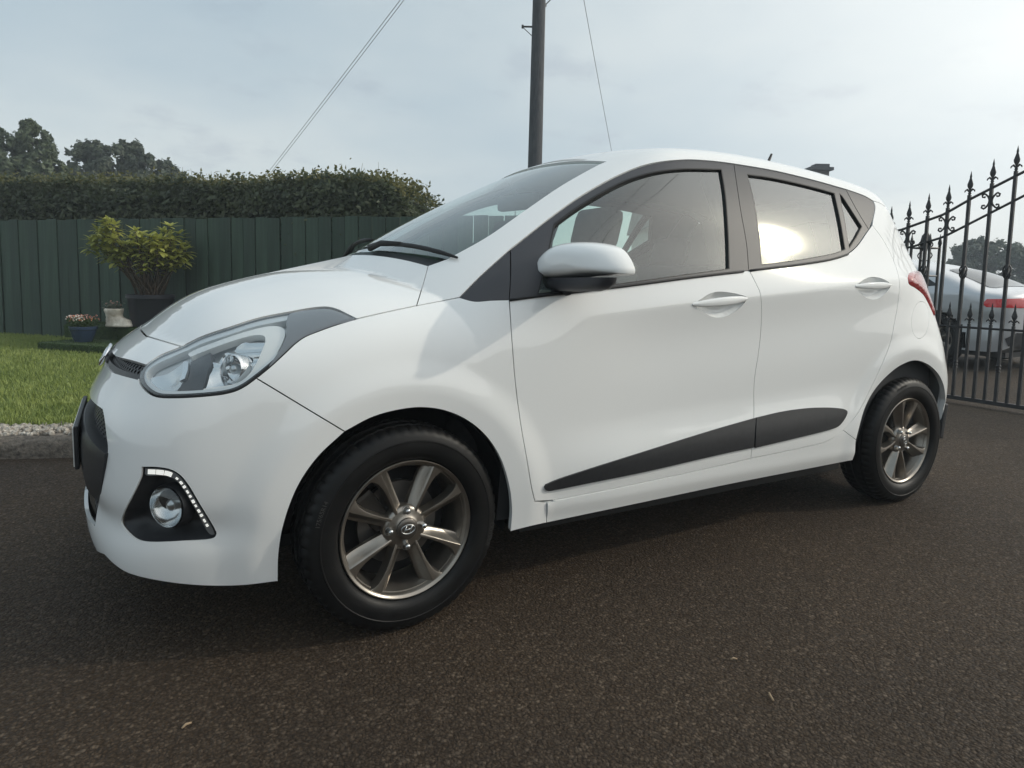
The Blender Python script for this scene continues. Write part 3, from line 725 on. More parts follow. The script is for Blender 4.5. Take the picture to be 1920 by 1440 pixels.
# ---- roof with screen pillars
sn = C3['screen_near']; scr_top = sn[-1]; xt0 = scr_top[0]-.22*scr_top[1]**2
seam_px = [(1637.5, 377), (1650, 381), (1660, 388)]; seam = px_curve(seam_px)
se = seam[-1]
ROOF_END = ('uv', [(se[0], se[1]), (2.57, -.46), (2.615, -.3), (2.63, 0)])
q = loop_px(C3['bon_rear'], C3['bon_rear'][-1:], sn, ('uv', [(xt0+.22*y*y, y) for y in np.linspace(scr_top[1], 0, 14)]), ('uv', [(xt0, 0), (2.63, 0)]), ('uv', ROOF_END[1][::-1]),
            rev(seam), rev(px_curve(S['dlo_d'][:3])), rev(C3['dlo_c']), rev(C3['dlo_b']), rev(C3['dlo_a']), rev(C3['shut2']), dom='top')
D = close_centre(panel_data('top', q, .0125, gap=.0012, lip=.016)); part('roof', join_data(D, mirror_data(D)), M_PAINT)
# windscreen and scuttle
wb0 = sn[0]; xw0 = wb0[0]-.32*wb0[1]**2
q = loop_px(sn, ('uv', [(xt0+.22*y*y, y) for y in np.linspace(scr_top[1], 0, 14)]), ('uv', [(xt0, 0), (xw0, 0)]), ('uv', [(xw0+.32*y*y, y) for y in np.linspace(0, wb0[1], 14)]), dom='top')
q_ = inset(q, -.012); q_[:, 1] = np.minimum(q_[:, 1], 0); D = close_centre(panel_data('top', clean(q_), .014, off=-.006)); WS = part('windscreen', join_data(D, mirror_data(D)), M_SCREEN)
q = loop_px(('uv', [(xw0-.002+.32*y*y, y) for y in np.linspace(wb0[1]+.0, 0, 14)]), ('uv', [(xw0, 0), (xb0-.02, 0)]), ('uv', [(xb0-.02+.30*y*y, y) for y in np.linspace(0, k803[1], 12)]), dom='top')
D = close_centre(panel_data('top', q, .02, off=-.012)); part('scuttle_panel', join_data(D, mirror_data(D)), M_BLACK)

# ---- doors
fhandle = [(1299, 571), (1312, 562), (1330, 551), (1345, 547), (1365, 548), (1390, 553), (1400.5, 557.5), (1399, 563), (1390, 575), (1372, 588), (1356, 594.5), (1346, 595.5), (1335, 594), (1318, 585), (1305, 577), (1299, 571)]
rhandle = [(1604.5, 537), (1615, 527), (1630, 520), (1642, 519.5), (1658, 524), (1668, 531), (1669.5, 537), (1662, 548), (1648, 559), (1638, 561.5), (1626, 559), (1613, 549), (1604.5, 537)]
mould_f = [(1022, 908), (1040, 900), (1100, 880), (1200, 848.5), (1300, 817), (1360, 799), (1414.6, 783.6)]
mould_f2 = [(1411, 838.2), (1360, 848.6), (1200, 885), (1100, 905), (1040, 917), (1024, 919), (1020, 914), (1022, 908)]
mould_r = [(1416.2, 783), (1471, 770.6), (1523.4, 764.5), (1564, 764.8), (1581, 767.5), (1586, 771), (1584, 780), (1570, 798.4), (1557, 804), (1535, 810), (1413.6, 839)]
glass_f = [(1037.5, 418), (1075, 390), (1123.8, 360), (1172.5, 335.6), (1225, 320.6), (1281, 314.5), (1352, 315.5)], [(1354.5, 317), (1362, 363.8), (1367.5, 438.8), (1369.4, 502.5)], [(1369, 504.5), (1300, 513.8), (1225, 524.5), (1120, 538.5), (1008, 552)], [(1008, 551), (1022.5, 491), (1037.5, 418)]
glass_r = [(1401.5, 325), (1450, 332), (1525, 349), (1564, 360)], [(1566.5, 362), (1577.5, 412.5), (1586.5, 466)], [(1586, 468.5), (1565, 475.5), (1543.8, 480), (1487.5, 489.4), (1430, 496.5)], [(1428.5, 496), (1423.8, 438.8), (1414, 375), (1401.5, 325)]
glass_q = [(1574.5, 361), (1580, 366), (1600, 396), (1618, 424)], [(1618, 425), (1608, 444), (1594, 465.5)], [(1593, 465), (1585, 415), (1574.5, 361)]
def poly(*segs): return loop_px(*segs, dom='side', step=3)
gf, gr, gqr = poly(*glass_f), poly(*glass_r), poly(*glass_q)
ff = poly(C3['dlo_b'], C3['b_top'], rev(C3['belt_f']), [(955, 562), (957, 520), (956.7, 466.6)])
fr_ = poly(C3['dlo_c'], [(1587, 355), (1608, 394), (1630, 430)], rev(px_curve(S['belt_r'][:7]+[(1630, 430)])), rev(C3['b_top']))
fd = poly(C3['belt_f'], C3['gap_b'], C3['door_bot'], rev(C3['door_f']))
rd = poly(C3['belt_r'], C3['gap_r'], rev(C3['gap_b']))
fhq, rhq = clean(dom_uv('side', px_curve(fhandle, 2))), clean(dom_uv('side', px_curve(rhandle, 2)))
def handle_bar(hq, sgn):
    a = hq[hq[:, 0].argmin()]; b = hq[hq[:, 0].argmax()]
    bm = bmesh.new(); pts, rs, rz = [], [], []
    n = 17; t = np.linspace(-.01, 1.01, n)[:, None]; uvs = a*(1-t)+b*t
    P = dom_point('side', uvs); Nn = grad(P); rings = []
    tt = t[:, 0].clip(0, 1)
    hz = .0045+.0125*np.sin(np.pi*tt)**.55*(.75+.25*tt); lift = -.004+.011*np.sin(np.pi*tt)**.7
    for i in range(n):
        ring = []
        for k in range(12):
            an = 2*math.pi*k/12; ca, sa = math.cos(an), math.sin(an)
            up = math.copysign(abs(sa)**.8, sa)*hz[i]; outw = lift[i]+math.copysign(abs(ca)**.8, ca)*.007
            p = P[i]+Nn[i]*outw+np.array([0, 0, up])
            ring.append(bm.verts.new((p[0], p[1]*sgn, p[2])))
        rings.append(ring)
    for A, B in zip(rings[:-1], rings[1:]):
        for k in range(12):
            f = (A[k], A[(k+1) % 12], B[(k+1) % 12], B[k]); bm.faces.new(f)
    bm.faces.new(rings[0]); bm.faces.new(rings[-1]); bmesh.ops.recalc_face_normals(bm, faces=bm.faces)
    return bm
for nm, dq, hq, fq, panes, mo in (('front_door', fd, fhq, ff, ((gf, 'window_glass'),), (mould_f, mould_f2)), ('rear_door', rd, rhq, fr_, ((gr, 'window_glass'), (gqr, 'quarter_glass')), (mould_r,))):
    hc = hq.mean(0); hx = (hq[:, 0].max()-hq[:, 0].min())/2; hy = (hq[:, 1].max()-hq[:, 1].min())/2
    cx_ = np.arange(.30, 2.4, .011); DD = panel_data('side', dq, .014, gap=.0016, lip=.022, holes=(hq,), hole_lip=.002, rows=(np.stack([cx_, _cz(cx_)], 1), (0, .0035, .008, .015)))
    DC = panel_data('side', inset(hq, -.001), .006, offs=lambda uv, P: -.0005-.024*np.clip(np.clip(dist_seg(hq, uv, 1)/.022, 0, 1)*(2-np.clip(dist_seg(hq, uv, 1)/.022, 0, 1)), 0, 1))
    holes = tuple(p for p, _ in panes)
    DF = panel_data('side', fq, .02, off=-.003, gap=.0015, lip=.016, holes=holes, hole_lip=.02)
    DP = [panel_data('side', inset(p, -.004), .012, off=-.012) for p, _ in panes]
    DS = [panel_data('side', p, .02, off=-.0035, holes=(clean(inset(p, .0035)),), lip=.012, hole_lip=.01) for p, _ in panes]
    mq = loop_px(*(mo if len(mo) > 1 else (mo[0], [mo[0][-1], mo[0][0]])), dom='side', step=3)
    DM = panel_data('side', mq, .015, off=.007, lip=.010)
    belt = C3['belt_f'] if nm == 'front_door' else px_curve(S['belt_r'][:5])
    for side in (0, 1):
        fx = (lambda D: D) if side == 0 else mirror_data; sg = 1 if side == 0 else -1
        dr = part(nm, fx(DD), M_PAINT)
        part('handle_cup', fx(DC), M_PAINT, dr); bm = handle_bar(hq, sg); bm_obj('handle', bm, M_PAINT, dr, True, 60)
        part('window_frame', fx(DF), M_GLOSSBLACK, dr)
        for d_, (p, n_) in zip(DP, panes): part(n_, fx(d_), M_GLASS, dr)
        for d_ in DS: part('window_seal', fx(d_), M_SEAL, dr)
        part('side_moulding', fx(DM), M_BLACK, dr)
        bm = bmesh.new(); bn_ = grad(belt); pts = belt+bn_*.003-np.array([0, 0, .002]); pts = pts*np.array([1, sg, 1])
        tube(bm, pts[::4], .0045, 6); bm_obj('belt_strip', bm, M_SEAL, dr, True)
# inner skins behind the window frames close the shut gaps
dl_all = poly(C3['dlo_a'], C3['dlo_b'], C3['dlo_c'], px_curve(S['dlo_d'][:6]+[(1635.6, 422)]), rev(C3['belt_r']), rev(C3['belt_f']), [(955, 562), (920, 564), (889.4, 565), (861, 557.6)])
both('frame_lining', panel_data('side', inset(dl_all, -.022), .02, off=-.030, holes=tuple(clean(inset(p_, -.002)) for p_ in (gf, gr, gqr)), hole_lip=-.016), M_SEAL)
tri = poly(C3['dlo_a'], [(956.7, 466.6), (957, 520), (955, 562)], [(955, 562), (920, 564), (889.4, 565), (861, 557.6)])
both('pillar_trim', panel_data('side', tri, .02, off=-.002, gap=.001, lip=.012), M_GLOSSBLACK)
app = poly(S['dlo_d'][:6]+[(1630, 430)], [(1630, 430), (1608, 394), (1587, 355)])
both('pillar_trim', panel_data('side', app, .02, off=-.002, gap=.001, lip=.012), M_GLOSSBLACK)
# ---- sills, rear quarters, hatch
q = poly([(1025, 942), (1040, 938)], rev(C3['door_bot'])[8:], rev(C3['gap_r_s']), [(1581.7, 807), (1605, 824.6)], px_curve([(1605, 824.6), (1597.7, 862.5)]), rev(C3['sill_bot']), [(1025, 980), (1025, 942)])
both('sill', panel_data('side', q, .015, off=.0, gap=.0012, lip=.05, offs=lambda uv, P: .006*np.exp(-((P[:, 2]-.285)/.03)**2)), M_PAINT)
qseam = [(se[0], se[2]), (2.60, 1.15), (2.68, 1.0), (2.71, .8), (2.73, .55), (2.72, .3), (2.69, .23)]
dl = px_curve([(1635.6, 422), (1637.5, 408.8), (1640, 398), (1641, 386), (1637.5, 377)])
q = poly(dl, seam, ('uv', qseam), ('uv', [(2.69, .23), (C3['arch_r'][-1][0]+.004, .24)]), rev(px_curve(S['arch_r'][1:])), [(1605, 824.6), (1581.7, 807)], rev(C3['gap_r_q']))
# fuel flap on the near side only
fc = [(1725.6+16.5*math.cos(t)-2*math.sin(t), 600+35*math.sin(t)) for t in np.linspace(0, 2*math.pi, 25)]
fl = clean(dom_uv('side', px_curve(fc, 2)))
D = panel_data('side', q, .0115, gap=.0012, lip=.02, holes=(fl,), hole_lip=.012); RQ = part('rear_quarter', D, M_PAINT)
part('fuel_flap', panel_data('side', fl, .012, gap=.0014, lip=.012), M_PAINT, RQ)
part('rear_quarter', mirror_data(panel_data('side', q, .015, gap=.0012, lip=.02)), M_PAINT)
def rq(z): # rear-domain edge that tucks under the quarters
    return dom_uv('rear', dom_point('side', np.array([(np.interp(z, [.23, .3, .55, .8, 1.0, 1.15, se[2]], [2.69, 2.72, 2.73, 2.71, 2.68, 2.60, se[0]])-.02, z)])))[0][0]
ze = [dom_point('top', np.array([p]))[0] for p in catmull(np.array(ROOF_END[1]), .03)]
zs_hi = np.linspace(.64, se[2]-.005, 24)
q = loop_px(('uv', [(0, .64), (rq(.64), .64)]), ('uv', [(rq(z), z) for z in zs_hi]), np.array(ze)+np.array([-.006, 0, -.002]), ('uv', [(0, ze[-1][2]-.004), (0, .64)]), dom='rear')
D = close_centre(panel_data('rear', q, .02, off=-.0015, gap=.0)); HT = part('tailgate', join_data(D, mirror_data(D)), M_PAINT)
q = loop_px(('uv', [(0, 1.04), (.42, 1.06), (.50, 1.10)]), ('uv', [(.50, 1.10), (.46, 1.30)]), ('uv', [(.46, 1.30), (0, 1.335)]), ('uv', [(0, 1.335), (0, 1.04)]), dom='rear')
D = close_centre(panel_data('rear', q, .03, off=.002, lip=.01)); part('rear_screen', join_data(D, mirror_data(D)), M_DARKGLASS, HT)
q = loop_px(('uv', [(0, .22), (rq(.25), .24)]), ('uv', [(rq(z), z) for z in np.linspace(.25, .635, 12)]), ('uv', [(rq(.635), .636), (0, .636)]), ('uv', [(0, .636), (0, .22)]), dom='rear')
D = close_centre(panel_data('rear', q, .02, off=-.0015, lip=.03)); part('rear_bumper', join_data(D, mirror_data(D)), M_PAINT)
tl = [(1702, 522), (1703, 515), (1706.7, 511), (1714, 508.5), (1724.4, 507.8), (1733, 511), (1738, 516), (1744, 527), (1747, 545), (1748, 565), (1750, 585), (1752, 594), (1744, 576.5), (1731, 553), (1715.6, 540), (1704.4, 533), (1702, 522)]
tq = px_curve(tl, 2)
tq = clean(dom_uv('rear', tq))
both('tail_lamp', panel_data('rear', tq, .012, offs=lambda uv, P: .010*np.clip(dist_seg(tq, uv, 1)/.015, 0, 1)**.5, lip=.012), M_REDLENS)

# ---- wheels
def text_ring(txt, r, ang, size, y, name, m, parent):
    """raised lettering bent round the sidewall, tops outwards, reading clockwise; ang measured from straight up"""
    cu = bpy.data.curves.new(name, 'FONT'); cu.body = txt; cu.size = size; cu.extrude = .0006; cu.align_x = 'CENTER'
    to = bpy.data.objects.new(name, cu); COL.objects.link(to); dg = bpy.context.evaluated_depsgraph_get(); me = bpy.data.meshes.new_from_object(to.evaluated_get(dg))
    bpy.data.objects.remove(to)
    for v in me.vertices:
        a = R(ang)+v.co.x/r; rr = r+v.co.y; v.co = (rr*math.sin(a), y-v.co.z, rr*math.cos(a))
    me.materials.append(m); return link(bpy.data.objects.new(name, me), parent)
def make_wheel():
    W = empty('wheel', parent=CAR)
    bm = bmesh.new(); n = 240
    prof = [(.186, -.050, 0), (.1925, -.058, 0), (.1950, -.066, 0), (.199, -.074, 0), (.206, -.0805, 0), (.217, -.0855, 0), (.232, -.0875, 0), (.246, -.0865, 0), (.2475, -.0875, 0), (.2505, -.0872, 0), (.2515, -.0855, 0), (.262, -.0825, 0), (.2705, -.0785, .3), (.2775, -.0725, .8), (.2835, -.064, 1), (.2865, -.052, 1),
            (.2870, -.044, 1), (.2795, -.043, 0), (.2795, -.035, 0), (.2876, -.034, .5), (.2880, -.010, .5), (.2800, -.009, 0), (.2800, .009, 0), (.2880, .010, .5), (.2876, .034, .5), (.2795, .035, 0), (.2795, .043, 0), (.2870, .044, 1), (.2865, .052, 1), (.2775, .0725, .8), (.262, .0825, 0), (.232, .0875, 0), (.196, .079, 0), (.176, .058, 0)]
    rings = []
    for r_, h_, sip in prof:
        ring = []
        for k in range(n):
            a = 2*math.pi*k/n; rr = r_-(.0042*sip if k % 4 == 0 else 0)
            ring.append(bm.verts.new((rr*math.cos(a), h_, rr*math.sin(a))))
        rings.append(ring)
    for A, B in zip(rings[:-1], rings[1:]):
        for k in range(n): bm.faces.new((A[k], B[k], B[(k+1) % n], A[(k+1) % n]))
    bmesh.ops.recalc_face_normals(bm, faces=bm.faces)
    ty = bm_obj('tyre', bm, M_TYRE, W, True, 32)
    M_LET = mat('tyre_lettering', (.035, .034, .033), .55)
    text_ring('OUTSIDE', .2555, 103, .017, -.0842, 'sidewall_lettering', M_LET, ty)
    text_ring('175/65R14', .2545, -70, .016, -.0842, 'sidewall_lettering', M_LET, ty)
    bm = bmesh.new()
    lathe(bm, [(.177, -.056), (.190, -.060), (.1935, -.066), (.1935, -.0715), (.1915, -.0735), (.1885, -.0725), (.1865, -.0695), (.1835, -.0685), (.181, -.064), (.178, -.050), (.170, -.035), (.1655, -.015), (.164, .02), (.168, .05), (.178, .062)], 96, 'y')
    bmesh.ops.recalc_face_normals(bm, faces=bm.faces)
    bm_obj('rim_barrel', bm, M_RIM, W, True, 40)
    # spokes: flat outer land, scooped flank facing its partner
    def spoke(sg):
        bm = bmesh.new(); st = []
        for r_, lw, fl, y0, dep in ((.034, .008, .014, -.052, .010), (.055, .0065, .015, -.0565, .016), (.085, .0065, .0165, -.0605, .024), (.115, .0075, .018, -.0635, .028), (.140, .0105, .0195, -.0655, .030), (.160, .016, .020, -.067, .030), (.174, .024, .019, -.0675, .028), (.1835, .034, .016, -.0675, .024)):
            e = -.006-lw; pts = [(e-.004, y0+.032), (e-.001, y0+.004), (e, y0+.0005), (e+.0012, y0), (-.0055, y0), (-.0040, y0+.0012), (-.001, y0+.007), (fl*.45, y0+dep*.68), (fl*.8, y0+dep*.95), (fl, y0+dep), (fl+.001, y0+.040)]
            st.append([bm.verts.new(Vector((sg*w, yy, math.sqrt(max(r_*r_-w*w, 1e-6))))) for w, yy in pts])
        for A, B in zip(st[:-1], st[1:]):
            for k in range(len(A)-1): bm.faces.new((A[k], A[k+1], B[k+1], B[k]))
        bmesh.ops.recalc_face_normals(bm, faces=bm.faces)
        if sum(f.normal.y for f in bm.faces) > 0: bmesh.ops.reverse_faces(bm, faces=bm.faces)
        return bm
    base = {}
    for i in range(8):
        pair, sg = i//2, (1 if i % 2 else -1)
        # partner lies towards the pair's middle direction
        if sg not in base:
            o = bm_obj('spoke', spoke(-sg), M_RIM, W, True, 38); base[sg] = o
        else:
            o = link(bpy.data.objects.new('spoke', base[sg].data), W)
        o.rotation_euler = (0, R(90*pair+sg*23.5), 0)
    bm = bmesh.new(); lathe(bm, [(.066, -.030), (.064, -.045), (.058, -.0535), (.050, -.056), (.038, -.057), (.033, -.060), (.031, -.061)], 48, 'y'); bmesh.ops.recalc_face_normals(bm, faces=bm.faces); bm_obj('hub', bm, M_RIM, W, True, 50)
    bm = bmesh.new(); lathe(bm, [(.0305, -.056), (.0305, -.0645), (.0285, -.0665), (.015, -.0680), (.0003, -.0684)], 40, 'y'); bmesh.ops.recalc_face_normals(bm, faces=bm.faces); cap = bm_obj('centre_cap', bm, mat('cap_grey', (.16, .145, .13), .3, metal=.8), W, True, 50)
    badge_mesh('badge', (0, -.067, 0), (0, -1, 0), .020, .0125, cap, M_SATIN, th=.0015)
    for k in range(4):
        bm = bmesh.new(); lathe(bm, [(.0118, -.054), (.0118, -.0556), (.0125, -.0556), (.0135, -.053)], 24, 'y')
        r_ = bmesh.ops.create_cone(bm, cap_ends=True, segments=6, radius1=.0095, radius2=.0085, depth=.016); bmesh.ops.rotate(bm, cent=(0, 0, 0), matrix=Matrix.Rotation(R(90), 3, 'X'), verts=r_['verts']); bmesh.ops.translate(bm, vec=(0, -.060, 0), verts=r_['verts'])
        r_ = bmesh.ops.create_uvsphere(bm, u_segments=12, v_segments=8, radius=.0078); bmesh.ops.scale(bm, vec=(1, .6, 1), verts=r_['verts']); bmesh.ops.translate(bm, vec=(0, -.068, 0), verts=r_['verts'])
        a = R(90*k); bmesh.ops.translate(bm, vec=(.050*math.sin(a), 0, .050*math.cos(a)), verts=bm.verts)
        bm_obj('wheel_nut', bm, M_SATIN if k != 1 else M_CHROME, W, True, 35)
    bm = bmesh.new(); lathe(bm, [(.0005, -.012), (.06, -.012), (.062, .004), (.118, .004), (.118, .022), (.06, .022)], 48, 'y'); bmesh.ops.recalc_face_normals(bm, faces=bm.faces); bm_obj('brake_disc', bm, mat('brake_iron', (.20, .19, .18), .38, metal=.8), W, True, 30)
    bm = bmesh.new(); box(bm, (-.085, -.002, .055), (.06, .06, .12), Matrix.Rotation(R(-35), 3, 'Y'), .012); bm_obj('brake_caliper', bm, M_STEEL, W, False)
    bm = bmesh.new(); lathe(bm, [(.1655, .045), (.0005, .046)], 40, 'y'); bm_obj('backing_plate', bm, M_SEAL, W, True)
    return W
WH = make_wheel()
spots = [((0, -.732, .2862), .05, 0), ((WB, -.735, .2862), 0, 52), ((0, .732, .2862), math.pi+.05, 20), ((WB, .735, .2862), math.pi, 75)]
for i, (l, rz, spin) in enumerate(spots):
    w = WH if i == 0 else copy_tree(WH, CAR)
    w.location = Vector(l)+CAR_OFF; w.rotation_mode = 'XYZ'; w.rotation_euler = (0, 0, rz)
    if spin:
        w.rotation_mode = 'QUATERNION'; w.rotation_quaternion = (Matrix.Rotation(rz, 3, 'Z') @ Matrix.Rotation(R(spin), 3, 'Y')).to_quaternion()

# ---- wheel wells and underside
for cx, RR, a0, a1 in ((.0, .352, -14, 194), (WB-.01, .362, -20, 194)):
    for s in (-1, 1):
        V, Fc = [], []; n = 40; ys = (-.752, -.70, -.56, -.50)
        for j, y in enumerate(ys):
            for i in range(n+1):
                a = R(a0+(a1-a0)*i/n); rr = RR-(.012 if j == 0 else 0)
                V.append((cx+rr*math.cos(a), y*-s if s > 0 else y, max(.286+rr*math.sin(a), .205)))
        for j in range(len(ys)-1):
            for i in range(n): Fc.append((j*(n+1)+i, j*(n+1)+i+1, (j+1)*(n+1)+i+1, (j+1)*(n+1)+i))
        V.append((cx, (-.50 if s < 0 else .50), .25)); c_ = len(V)-1; b_ = (len(ys)-1)*(n+1)
        for i in range(n): Fc.append((b_+i, b_+i+1, c_))
        car_part(mesh_obj('wheel_well', V, Fc, M_BLACK, CAR))
bm = bmesh.new(); box(bm, (1.12, 0, .205), (3.44, 1.0, .05)); box(bm, (1.19, 0, .214), (1.60, 1.50, .045)); box(bm, (-.48, 0, .188), (.22, 1.20, .03))
car_part(bm_obj('underbody', bm, M_SEAL, CAR))
for s in (-1, 1):
    bm = bmesh.new(); box(bm, (2.715, s*.725, .345), (.03, .15, .17), Matrix.Rotation(R(8), 3, 'Y'), .008); car_part(bm_obj('mud_flap', bm, M_BLACK, CAR))

# ---- door mirrors
MIR_OUT = [(1016, 514), (1023, 493), (1040, 472), (1060, 459), (1090, 454), (1131, 456.5), (1158, 467), (1173, 486), (1181, 507), (1180, 513), (1120, 518.5), (1060, 523.5), (1030, 523), (1018, 519)]
mc0 = at_y((1098, 492), -.925)
def mirror_shell(sg, grow=0.0, z_hi=None):
    P0 = np.array(mc0)+np.array([.045, 0, 0]); nrm = np.array([1, .12, 0])
    rim = []
    for p in catmull(np.array(MIR_OUT+[MIR_OUT[0]], float), 6):
        d = px_ray([p])[0]; rim.append(CAM_P+d*((P0-CAM_P)@nrm/(d@nrm)))
    rim = np.array(rim[:-1]); c = rim.mean(0); V, Fc = [], []; n = len(rim); K = 9
    for j in range(K):
        t = j/(K-1); a = t*math.pi/2; sc = math.cos(a)**.62 if j < K-1 else 0
        dep = math.sin(a)**1.0*.085
        for p in rim:
            q_ = c+(p-c)*sc; q_ = q_+np.array([-dep, -.25*dep*0, 0]); V.append((q_[0], q_[1]*sg, q_[2]))
    for j in range(K-1):
        for i in range(n):
            f = (j*n+i, j*n+(i+1) % n, (j+1)*n+(i+1) % n, (j+1)*n+i); Fc.append(f if sg > 0 else f[::-1])
    # back: short skirt and the mirror opening
    b0 = len(V)
    for p in rim: q_ = c+(p-c)*.985+np.array([.022, 0, 0]); V.append((q_[0], q_[1]*sg, q_[2]))
    for p in rim: q_ = c+(p-c)*.90+np.array([.024, 0, 0]); V.append((q_[0], q_[1]*sg, q_[2]))
    for i in range(n):
        for f in (((i+1) % n, i, b0+i, b0+(i+1) % n), (b0+(i+1) % n, b0+i, b0+n+i, b0+n+(i+1) % n)): Fc.append(f if sg > 0 else f[::-1])
    gl = [((c+(p-c)*.90)[0]+.021, (c+(p-c)*.90)[1]*sg, (c+(p-c)*.90)[2]) for p in rim]
    return V, Fc, gl, c, rim
for sg in (1, -1):
    V, Fc, gl, c, rim = mirror_shell(sg)
    MR = car_part(mesh_obj('door_mirror', V, Fc, M_PAINT, CAR)); MR.data.set_sharp_from_angle(angle=R(50))
    mesh_obj('mirror_glass', gl, [tuple(range(len(gl)))], M_CHROME, MR, False)
    # dark underside and arm
    zlo = rim[:, 2].min(); y0, y1 = rim[:, 1].max(), rim[:, 1].min(); xr = c[0]
    V, Fc = [], []; n = 20
    prof = [(.004, 1.0), (-.012, .97), (-.026, .86), (-.034, .62), (-.036, .0)]
    for dz, sc in prof:
        for i in range(n):
            a = 2*math.pi*i/n; yy = c[1]-.002+sc*(y0-y1)*.455*math.copysign(abs(math.cos(a))**.8, math.cos(a)); xx = xr-.028+sc*.044*math.copysign(abs(math.sin(a))**.8, math.sin(a))
            V.append((xx, yy*sg, np.interp(yy, [y1, y0], [zlo+.004, zlo-.002])+dz))
    for j in range(len(prof)-1):
        for i in range(n):
            f = (j*n+i, (j+1)*n+i, (j+1)*n+(i+1) % n, j*n+(i+1) % n); Fc.append(f)
    mesh_obj('mirror_base', V, Fc, M_GLOSSBLACK, MR)
    bm = bmesh.new()
    a_ = at_y((1075, 538), -.80); b_ = np.array([xr-.025, c[1]+.05, zlo-.022])
    for k0, k1 in ((0, 1),):
        tube(bm, [(a_[0]-.05, -.765*sg, a_[2]+.002), (a_[0]-.02, -.80*sg, a_[2]), (b_[0], b_[1]*sg, b_[2])], [.030, .028, .024], 10)
    bm_obj('mirror_arm', bm, M_GLOSSBLACK, MR, True)

# ---- wipers, aerial
def wiper(px_a, px_b, yw):
    o = car_part(empty('wiper', parent=CAR)); return o
def on_body(x, y, off):
    P = dom_point('top', np.array([(x, y)])); return (P+grad(P)*off)[0]
wl = lambda y, o_: (xw0+.32*y*y+o_, y)
for (piv, y0, y1, o0, o1) in ((wl(-.12, -.01), -.585, -.06, .010, .006), (wl(.50, -.01), .02, .56, .05, .03)):
    W_ = car_part(empty('wiper', parent=CAR))
    bm = bmesh.new(); m_ = [wl(y0+(y1-y0)*t, o0+(o1-o0)*t) for t in np.linspace(0, 1, 9)]; mid = m_[4]
    tube(bm, [on_body(*piv, .008), on_body(piv[0]+.02, piv[1]+(mid[1]-piv[1])*.4, .022), on_body(*mid, .020)], [.012, .010, .006], 8); bm_obj('arm', bm, M_SEAL, W_, True)
    bm = bmesh.new(); tube(bm, [on_body(*p, .008+.008*math.sin(math.pi*i/8)) for i, p in enumerate(m_)], [.004]+[.008]*7+[.004], 6); bm_obj('blade', bm, M_SEAL, W_, True)
bm = bmesh.new(); ap = dom_point('top', np.array([(1.62, -.33)]))[0]; ap2 = at_y((1441, 293), -.33)
apx = dom_point('top', np.array([(1.95, -.05)]))[0]
tube(bm, [(ap2[0]-.02, -.33, dom_point('top', np.array([(ap2[0]-.02, -.33)]))[0][2]-.01), (ap2[0]+.02, -.33, ap2[2]+.012)], [.009, .005], 8); car_part(bm_obj('aerial', bm, M_SEAL, CAR, True))

# ---- cabin
bm = bmesh.new(); box(bm, (.43, 0, .80), (.50, 1.36, .26), Matrix.Rotation(R(-4), 3, 'Y'), .07); box(bm, (.60, .36, .93), (.22, .34, .08), None, .03); box(bm, (.60, 0, .70), (.2, .24, .44), None, .03)
car_part(bm_obj('dashboard', bm, M_INT, CAR, True, 40))
SW = car_part(empty('steering_wheel', parent=CAR)); bm = bmesh.new(); rot = Matrix.Rotation(R(-24), 3, 'Y'); swc = Vector((.70, .36, .90))
tube(bm, [swc+rot @ Vector((0, .18*math.cos(t), .18*math.sin(t))) for t in np.linspace(0, 2*math.pi, 33)], .016, 8, False)
for t in (0, math.pi, -math.pi/2): tube(bm, [swc+rot @ Vector((-.02, 0, 0)), swc+rot @ Vector((0, .17*math.cos(t), .17*math.sin(t)))], .014, 6)
box(bm, swc+rot @ Vector((-.02, 0, 0)), (.06, .14, .12), rot, .02); tube(bm, [swc+rot @ Vector((-.03, 0, 0)), swc+rot @ Vector((-.25, 0, 0))], .03, 8); bm_obj('wheel_rim', bm, M_INT, SW, True, 40)
def rounded(bm, c, s, rot, bev=.05): box(bm, c, s, rot, bev)
def seat(x, y, w, rear=False):
    s = car_part(empty('rear_bench' if rear else 'front_seat', parent=CAR))
    bm = bmesh.new(); box(bm, (x-.18, y, .47), (.52, w, .17), Matrix.Rotation(R(6), 3, 'Y'), .06); bm_obj('cushion', bm, M_SEAT, s, True, 60)
    tilt = Matrix.Rotation(R(14 if not rear else 20), 3, 'Y')
    bm = bmesh.new(); box(bm, (x+.16, y, .78), (.15, w, .60), tilt, .06); bm_obj('backrest', bm, M_SEAT, s, True, 60)
    for yy in ([y] if not rear else [-.34, .34]):
        bm = bmesh.new(); box(bm, (x+.262, yy, 1.175 if not rear else 1.14), (.085, .235, .17), tilt, .04); hr = bm_obj('headrest', bm, M_SEAT, s, True, 60)
        bm = bmesh.new()
        for q_ in (-.06, .06): tube(bm, [(x+.22, yy+q_, 1.02), (x+.255, yy+q_, 1.15)], .006, 6)
        bm_obj('headrest_posts', bm, M_SATIN, hr, True)
seat(.69, -.35, .50); seat(.69, .35, .50); seat(1.72, 0, 1.22, True)
